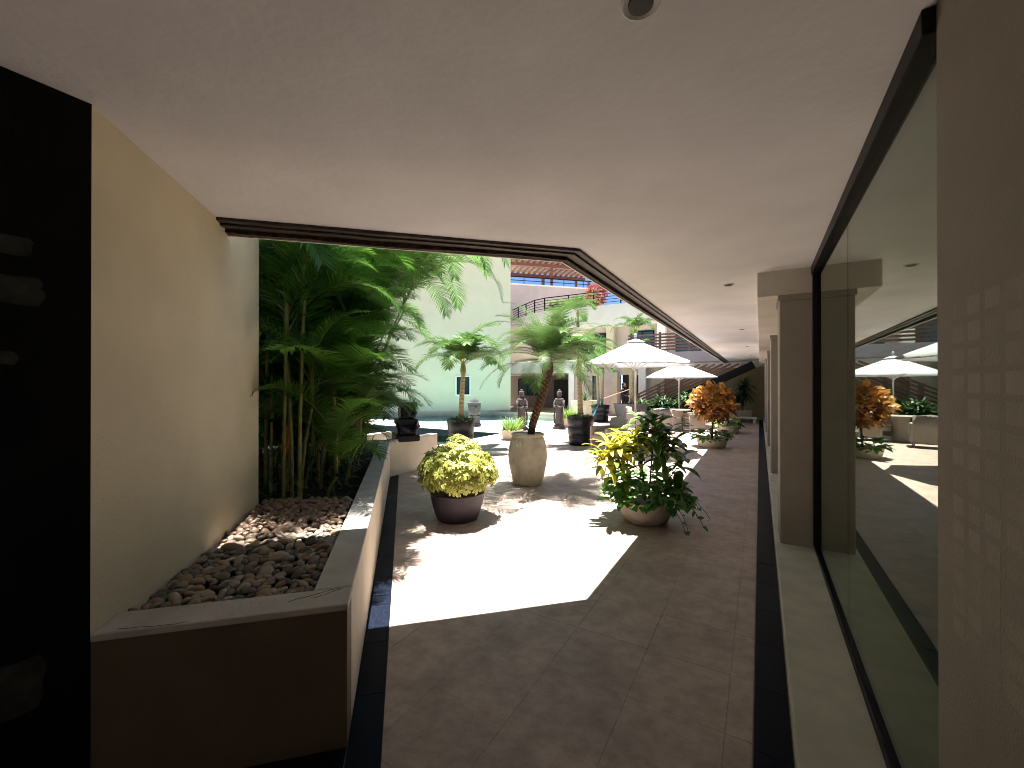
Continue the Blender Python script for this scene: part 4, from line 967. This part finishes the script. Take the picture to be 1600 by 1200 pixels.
# box planters on the terrace
for k, (d, s, lb, mt) in enumerate(((-12.9, 28.3, 'long dark trough of yellow green leaves behind the terrace railing', 'grassy'), (-5.4, 28.2, 'dark trough of leaves further along the terrace railing', 'shrub'), (-10.6, 30.5, 'red flowering bush in a pale pot on the terrace', 'bougainvillea'))):
    t = thingA('trough_planter', lb, 'potted plant', d, s, 6.95)
    MB().box(-.8, .8, -.25, .25, 0, .45).build('trough', 'pot_grey' if k < 2 else 'white', t, bevel=.01)
    m_ = MB()
    for j in range(420 if k < 2 else 1500):
        q = Vector((rnd(-.75, .75), rnd(-.25, .25), rnd(.42, .85)))
        if k == 2: a, b, r_ = rnd(0, 6.28), rnd(-1, 1), rnd(.75, 1); q = Vector((.85*math.sqrt(1-b*b)*math.cos(a)*r_, .7*math.sqrt(1-b*b)*math.sin(a)*r_, 1.45+.95*b*r_))
        m_.leaf(q, (rnd(-1, 1), rnd(-1, 1), rnd(-.3, 1)), (0, 0, 1), rnd(.15, .28), .07, 2, .6, 0, across=2)
    tag(m_.build('foliage', mt, t), kind='stuff')
# pergola on the roof
uh = thingP('building', 'pink rendered upper house block under the roof pergola', 'building', 12, 34.2); MB((12, 34.2, 0)).box(2, 17.2, 34, 40, 0, 10.05).build('wall', 'pink', uh); MB((12, 34.2, 0)).box(1.95, 17.25, 33.95, 40.05, 10.05, 10.15).build('coping', 'white', uh)
pg = thingP('pergola', 'red brown timber pergola on the roof terrace against the sky', 'pergola', 12, 34, 10.15)
O2 = (12, 34, 10.15); ZP = 11.75
def vpx(px, U): r = (px-800)/655; y = U/(math.cos(TP)-math.sin(TP)*r); return uvP((r*y, y))[0]
for px in (862, 935): v_ = vpx(px, 34.3); MB(O2).box(v_-.1, v_+.1, 34.2, 34.4, 10.15, ZP).build('post', 'wood_red', pg)
for px in (848, 900, 920): v_ = vpx(px, 37.8); MB(O2).box(v_-.1, v_+.1, 37.7, 37.9, 10.15, ZP).build('post', 'wood_red', pg)
MB(O2).box(8.5, 17, 34.15, 34.45, ZP, ZP+.28).build('beam', 'wood_red', pg); MB(O2).box(8.5, 17, 37.65, 37.95, ZP, ZP+.28).build('beam', 'wood_red', pg)
for k in range(16):
    d = 8.7+k*.53; MB(O2).tube([(d, 33.75, ZP+.39), (d, 38.3, ZP+.39)], .11, 8).build('rafter', 'wood_red', pg, smooth='all')
for k in range(24): MB(O2).box(8.5, 17, 33.9+k*.18, 33.9+k*.18+.09, ZP+.50, ZP+.53).build('slat', 'sand', pg)
rl = thingP('railing', 'thin dark railing below the pergola on the roof', 'railing', 12, 34.1, 10.15)
railing(rl, (12, 34.1, 10.15), [(8, 34.08), (17, 34.08)], 10.15, .6, .05, 2, 'metal_black', 1.8, .05)
# upper palms
for px, D, z, lb, sc in ((903, 25, 5.0, 'yellow green palm standing in front of the curved terrace', 1.35), (993, 22.5, 3.1, 'small palm in front of the upper floor above the parasol', 1.15)):
    manila(ground(px, D, z), (.7 if px < 950 else 1.2), lb, 13, sc, .10, stem='trunk_date', boot=False, under=False)
    t = thing('pot', 'round pale pot under the '+('terrace' if px < 950 else 'upper floor')+' palm', 'pot', ground(px, D, z-.0-.42 if px < 950 else z-.05))
    pot(t, [(.3, 0), (.38, .2), (.42, .42)], 'pot_cream', 20)
# ledge under the terrace palm
# upper landing with slatted railing
ul = thingA('landing', 'upper landing with a pale parapet and dark timber slats above the stairs', 'landing', -4, 21.5, 2.45)
O3 = (-4, 21.5, 2.45)
MB(O3).box(-5.75, -1.46, 21.2, 22.5, 2.70, 3.2).build('parapet', 'pink', ul)
for k in range(6): MB(O3).box(-5.75, -1.46, 21.22, 21.25, 3.28+k*.15, 3.37+k*.15).build('slat', 'wood_slat', ul)
for d in (-5.6, -4.2, -2.9, -1.6): MB(O3).box(d-.05, d+.05, 21.26, 21.34, 3.18, 4.2).build('post', 'wood_slat', ul)

# ---- far wall and staircase
m_ = MB((-2, 22.6, 0)); m_.box(-4.75, .7, 22.6, 22.9, -.1, CEIL+.003); tag(m_.build('wall', 'olive', loc=A(-2, 22.6), rz=TA), 'olive yellow end wall behind the staircase', 'wall')
stt = thingA('staircase', 'staircase with red brown slatted timber balustrade and dark stringer', 'staircase', -5, 20.6, 0)
O4 = (-5, 20.6, 0); SL_ = .5; D0 = -5.1
def sz(d): return (d-D0)*SL_
n_ = 15
for k in range(n_): d = D0+.02+k*.31; MB(O4).box(d, d+.33, 20.08, 21.3, sz(d)+.10, sz(d)+.15).build('tread', 'pot_grey', stt)
for s_ in (20.03, 21.32): MB(O4).bar((D0+.1, s_, .12), (-.22, s_, sz(-.22)+.04), .06, .28, ).build('stringer', 'metal_black', stt)
for k in range(6):
    z = .27+k*.15; e = min(-.22, D0+(2.44-z)/SL_); MB(O4).bar((D0, 19.98, z+.06), (e, 19.98, sz(e)+z+.06-.0), .03, .085).build('slat', 'wood_slat', stt)
for k in range(5):
    d = D0+.15+k*.95
    if sz(d)+1.1 < 2.9: MB(O4).box(d-.07, d+.07, 20.0, 20.08, sz(d)+.02, min(2.42, sz(d)+1.12)).build('post', 'wood_slat', stt)
# shrubs below the stairs
def shrub(pos, label, rx, rz_, n_, m, L=.2, W=.06):
    t = thing('shrub', label, 'shrub', pos, 0, 'shrubs below the staircase')
    m_ = MB()
    for k in range(n_):
        z = rnd(0, 1); a = rnd(0, 6.28); rr_ = math.sqrt(max(0, 1-z*z))*rnd(.4, 1); p = Vector((rx*rr_*math.cos(a), rx*rr_*math.sin(a), rz_*z*rnd(.7, 1.05)+.05))
        m_.leaf(p, (math.cos(a)+rnd(-.5, .5), math.sin(a)+rnd(-.5, .5), rnd(-.2, 1.2)), (0, 0, 1), L*rnd(.7, 1.3), W, 3, .8, 0, across=2)
    tag(m_.build('foliage', m, t), kind='stuff')
    s = MB()
    for k in range(6): a = k*1.05; s.tube([(0, 0, 0), (rx*.4*math.cos(a), rx*.4*math.sin(a), rz_*.6)], [.02, .008], 5)
    s.build('stems', 'branch', t)
for (d, s, rx, rz_, m, lb, W) in ((-4.6, 19.4, .55, .8, 'shrub_bright', 'leafy shrub at the foot of the staircase', .06), (-3.7, 19.35, .6, 1.0, 'shrub', 'dark green shrub before the middle of the balustrade', .07), (-2.7, 19.4, .65, 1.15, 'shrub', 'tall dark shrub under the stair stringer', .07), (-1.8, 19.6, .6, 1.0, 'shrub', 'dark rounded shrub close to the dracaena', .06)):
    shrub(A(d, s), lb, rx, rz_, 1100, m, .3, W)
m_ = MB((-3, 19, 0)); m_.box(-5, -1.2, 18.7, 18.82, 0, .16); tag(m_.build('planting_kerb', 'white', loc=A(-3, 19), rz=TA), kind='structure')
t = thingA('bench', 'low white slab bench beside the far pot at the olive wall', 'bench', -.6, 20.6)
MB().box(-.5, .5, -.2, .2, .18, .24).build('seat', 'white', t, bevel=.01)
for x in (-.4, .4): MB().box(x-.05, x+.05, -.16, .16, 0, .18).build('leg', 'white', t)

# ---- person with a long pole at the doorway
t = thing('person', 'person in black clothes at the house doorway holding a long pole', 'person', ground(974, 20.6), R(60))
vv = [(0, 0, .95), (0, 0, 1.15), (0, 0, 1.38), (0, 0, 1.47), (0, -.01, 1.56), (0, -.02, 1.66),
      (-.09, 0, .9), (-.10, -.02, .5), (-.10, .0, .08), (-.10, -.14, .04), (.09, 0, .9), (.11, .02, .5), (.12, .04, .08), (.12, -.10, .04),
      (-.19, 0, 1.38), (-.24, -.04, 1.12), (-.16, -.22, 1.06), (-.12, -.28, 1.06), (.19, 0, 1.38), (.25, -.03, 1.12), (.18, -.24, 1.16), (.14, -.30, 1.18)]
ee = [(0, 1), (1, 2), (2, 3), (3, 4), (4, 5), (0, 6), (6, 7), (7, 8), (8, 9), (0, 10), (10, 11), (11, 12), (12, 13), (2, 14), (14, 15), (15, 16), (16, 17), (2, 18), (18, 19), (19, 20), (20, 21)]
rr = [.15, .14, .15, .06, .085, .08, .09, .065, .045, .04, .09, .065, .045, .04, .065, .045, .035, .03, .065, .045, .035, .03]
me = bpy.data.meshes.new('body'); me.from_pydata(vv, ee, []); me.materials.append(MATS['cloth_black']); o = bpy.data.objects.new('body', me); COL.objects.link(o); o.parent = t
sk = o.modifiers.new('skin', 'SKIN')
for i, q in enumerate(me.skin_vertices[0].data): q.radius = (rr[i], rr[i]*(.75 if i < 3 else 1)); q.use_root = (i == 0)
ss = o.modifiers.new('sub', 'SUBSURF'); ss.levels = 2; ss.render_levels = 2
m_ = MB(); m_.ball((0, -.025, 1.6), .078, .093, .115); m_.ball((0, -.115, 1.59), .014, .02, .02, 6, 4); m_.build('face', 'skin', t, smooth='all')
m_ = MB(); m_.ball((0, .0, 1.645), .085, .095, .085); m_.build('hair', 'cloth_black', t, smooth='all')
h = MB()
for s_, c in ((-1, Vector((-.12, -.29, 1.06))), (1, Vector((.14, -.31, 1.18)))):
    h.ball(c, .035, .04, .03, 8, 5)
    for k in range(4): h.tube([c+Vector((-.027+k*.018, -.02, .01)), c+Vector((-.027+k*.018, -.055, 0)), c+Vector((-.027+k*.018, -.05, -.03))], .008, 5)
    h.tube([c+Vector((-s_*.03, -.01, 0)), c+Vector((-s_*.04, -.04, .01))], .009, 5)
h.build('hands', 'skin', t, smooth='all')
pt = thing('pole', 'long thin wooden pole held by the person in black', 'pole', ground(974, 20.2, 1.2), 0)
MB().tube([(-1.1, -.1, -.28), (.3, .0, .20)], .016, 6).build('shaft', 'pole_wood', pt)
pt = thing('pole', 'short blue pole leaning on the drum pot near the house wall', 'pole', ground(922, 17.6, .0), 0)
MB().tube([(0, 0, .0), (.55, .5, 1.0)], .025, 6).build('shaft', 'hose_blue', pt)

# ------------------------------------------------------------------ past about 300 alike leaves on one thing: the farther ones become one part
bpy.context.view_layer.update()
for th in [o for o in bpy.data.objects if o.parent is None]:
    kids = [c for c in th.children if c.name.split('.')[0] == 'leaf']
    if len(kids) <= 300: continue
    kids.sort(key=lambda c: (c.matrix_world.translation - co.location).length)
    bym = {}
    for c in kids[280:]: bym.setdefault(c.data.materials[0].name, []).append(c)
    for mn, cs in bym.items():
        bm = bmesh.new()
        for c in cs:
            n0 = len(bm.verts); bm.from_mesh(c.data); bm.verts.ensure_lookup_table()
            M = Matrix.LocRotScale(c.location, c.rotation_euler, c.scale)
            for v in bm.verts[n0:]: v.co = M @ v.co
        me = bpy.data.meshes.new('leaf'); bm.to_mesh(me); bm.free(); me.materials.append(bpy.data.materials[mn])
        for c in cs: bpy.data.objects.remove(c)
        o = bpy.data.objects.new('leaf', me); COL.objects.link(o); o.parent = th; o['kind'] = 'stuff'
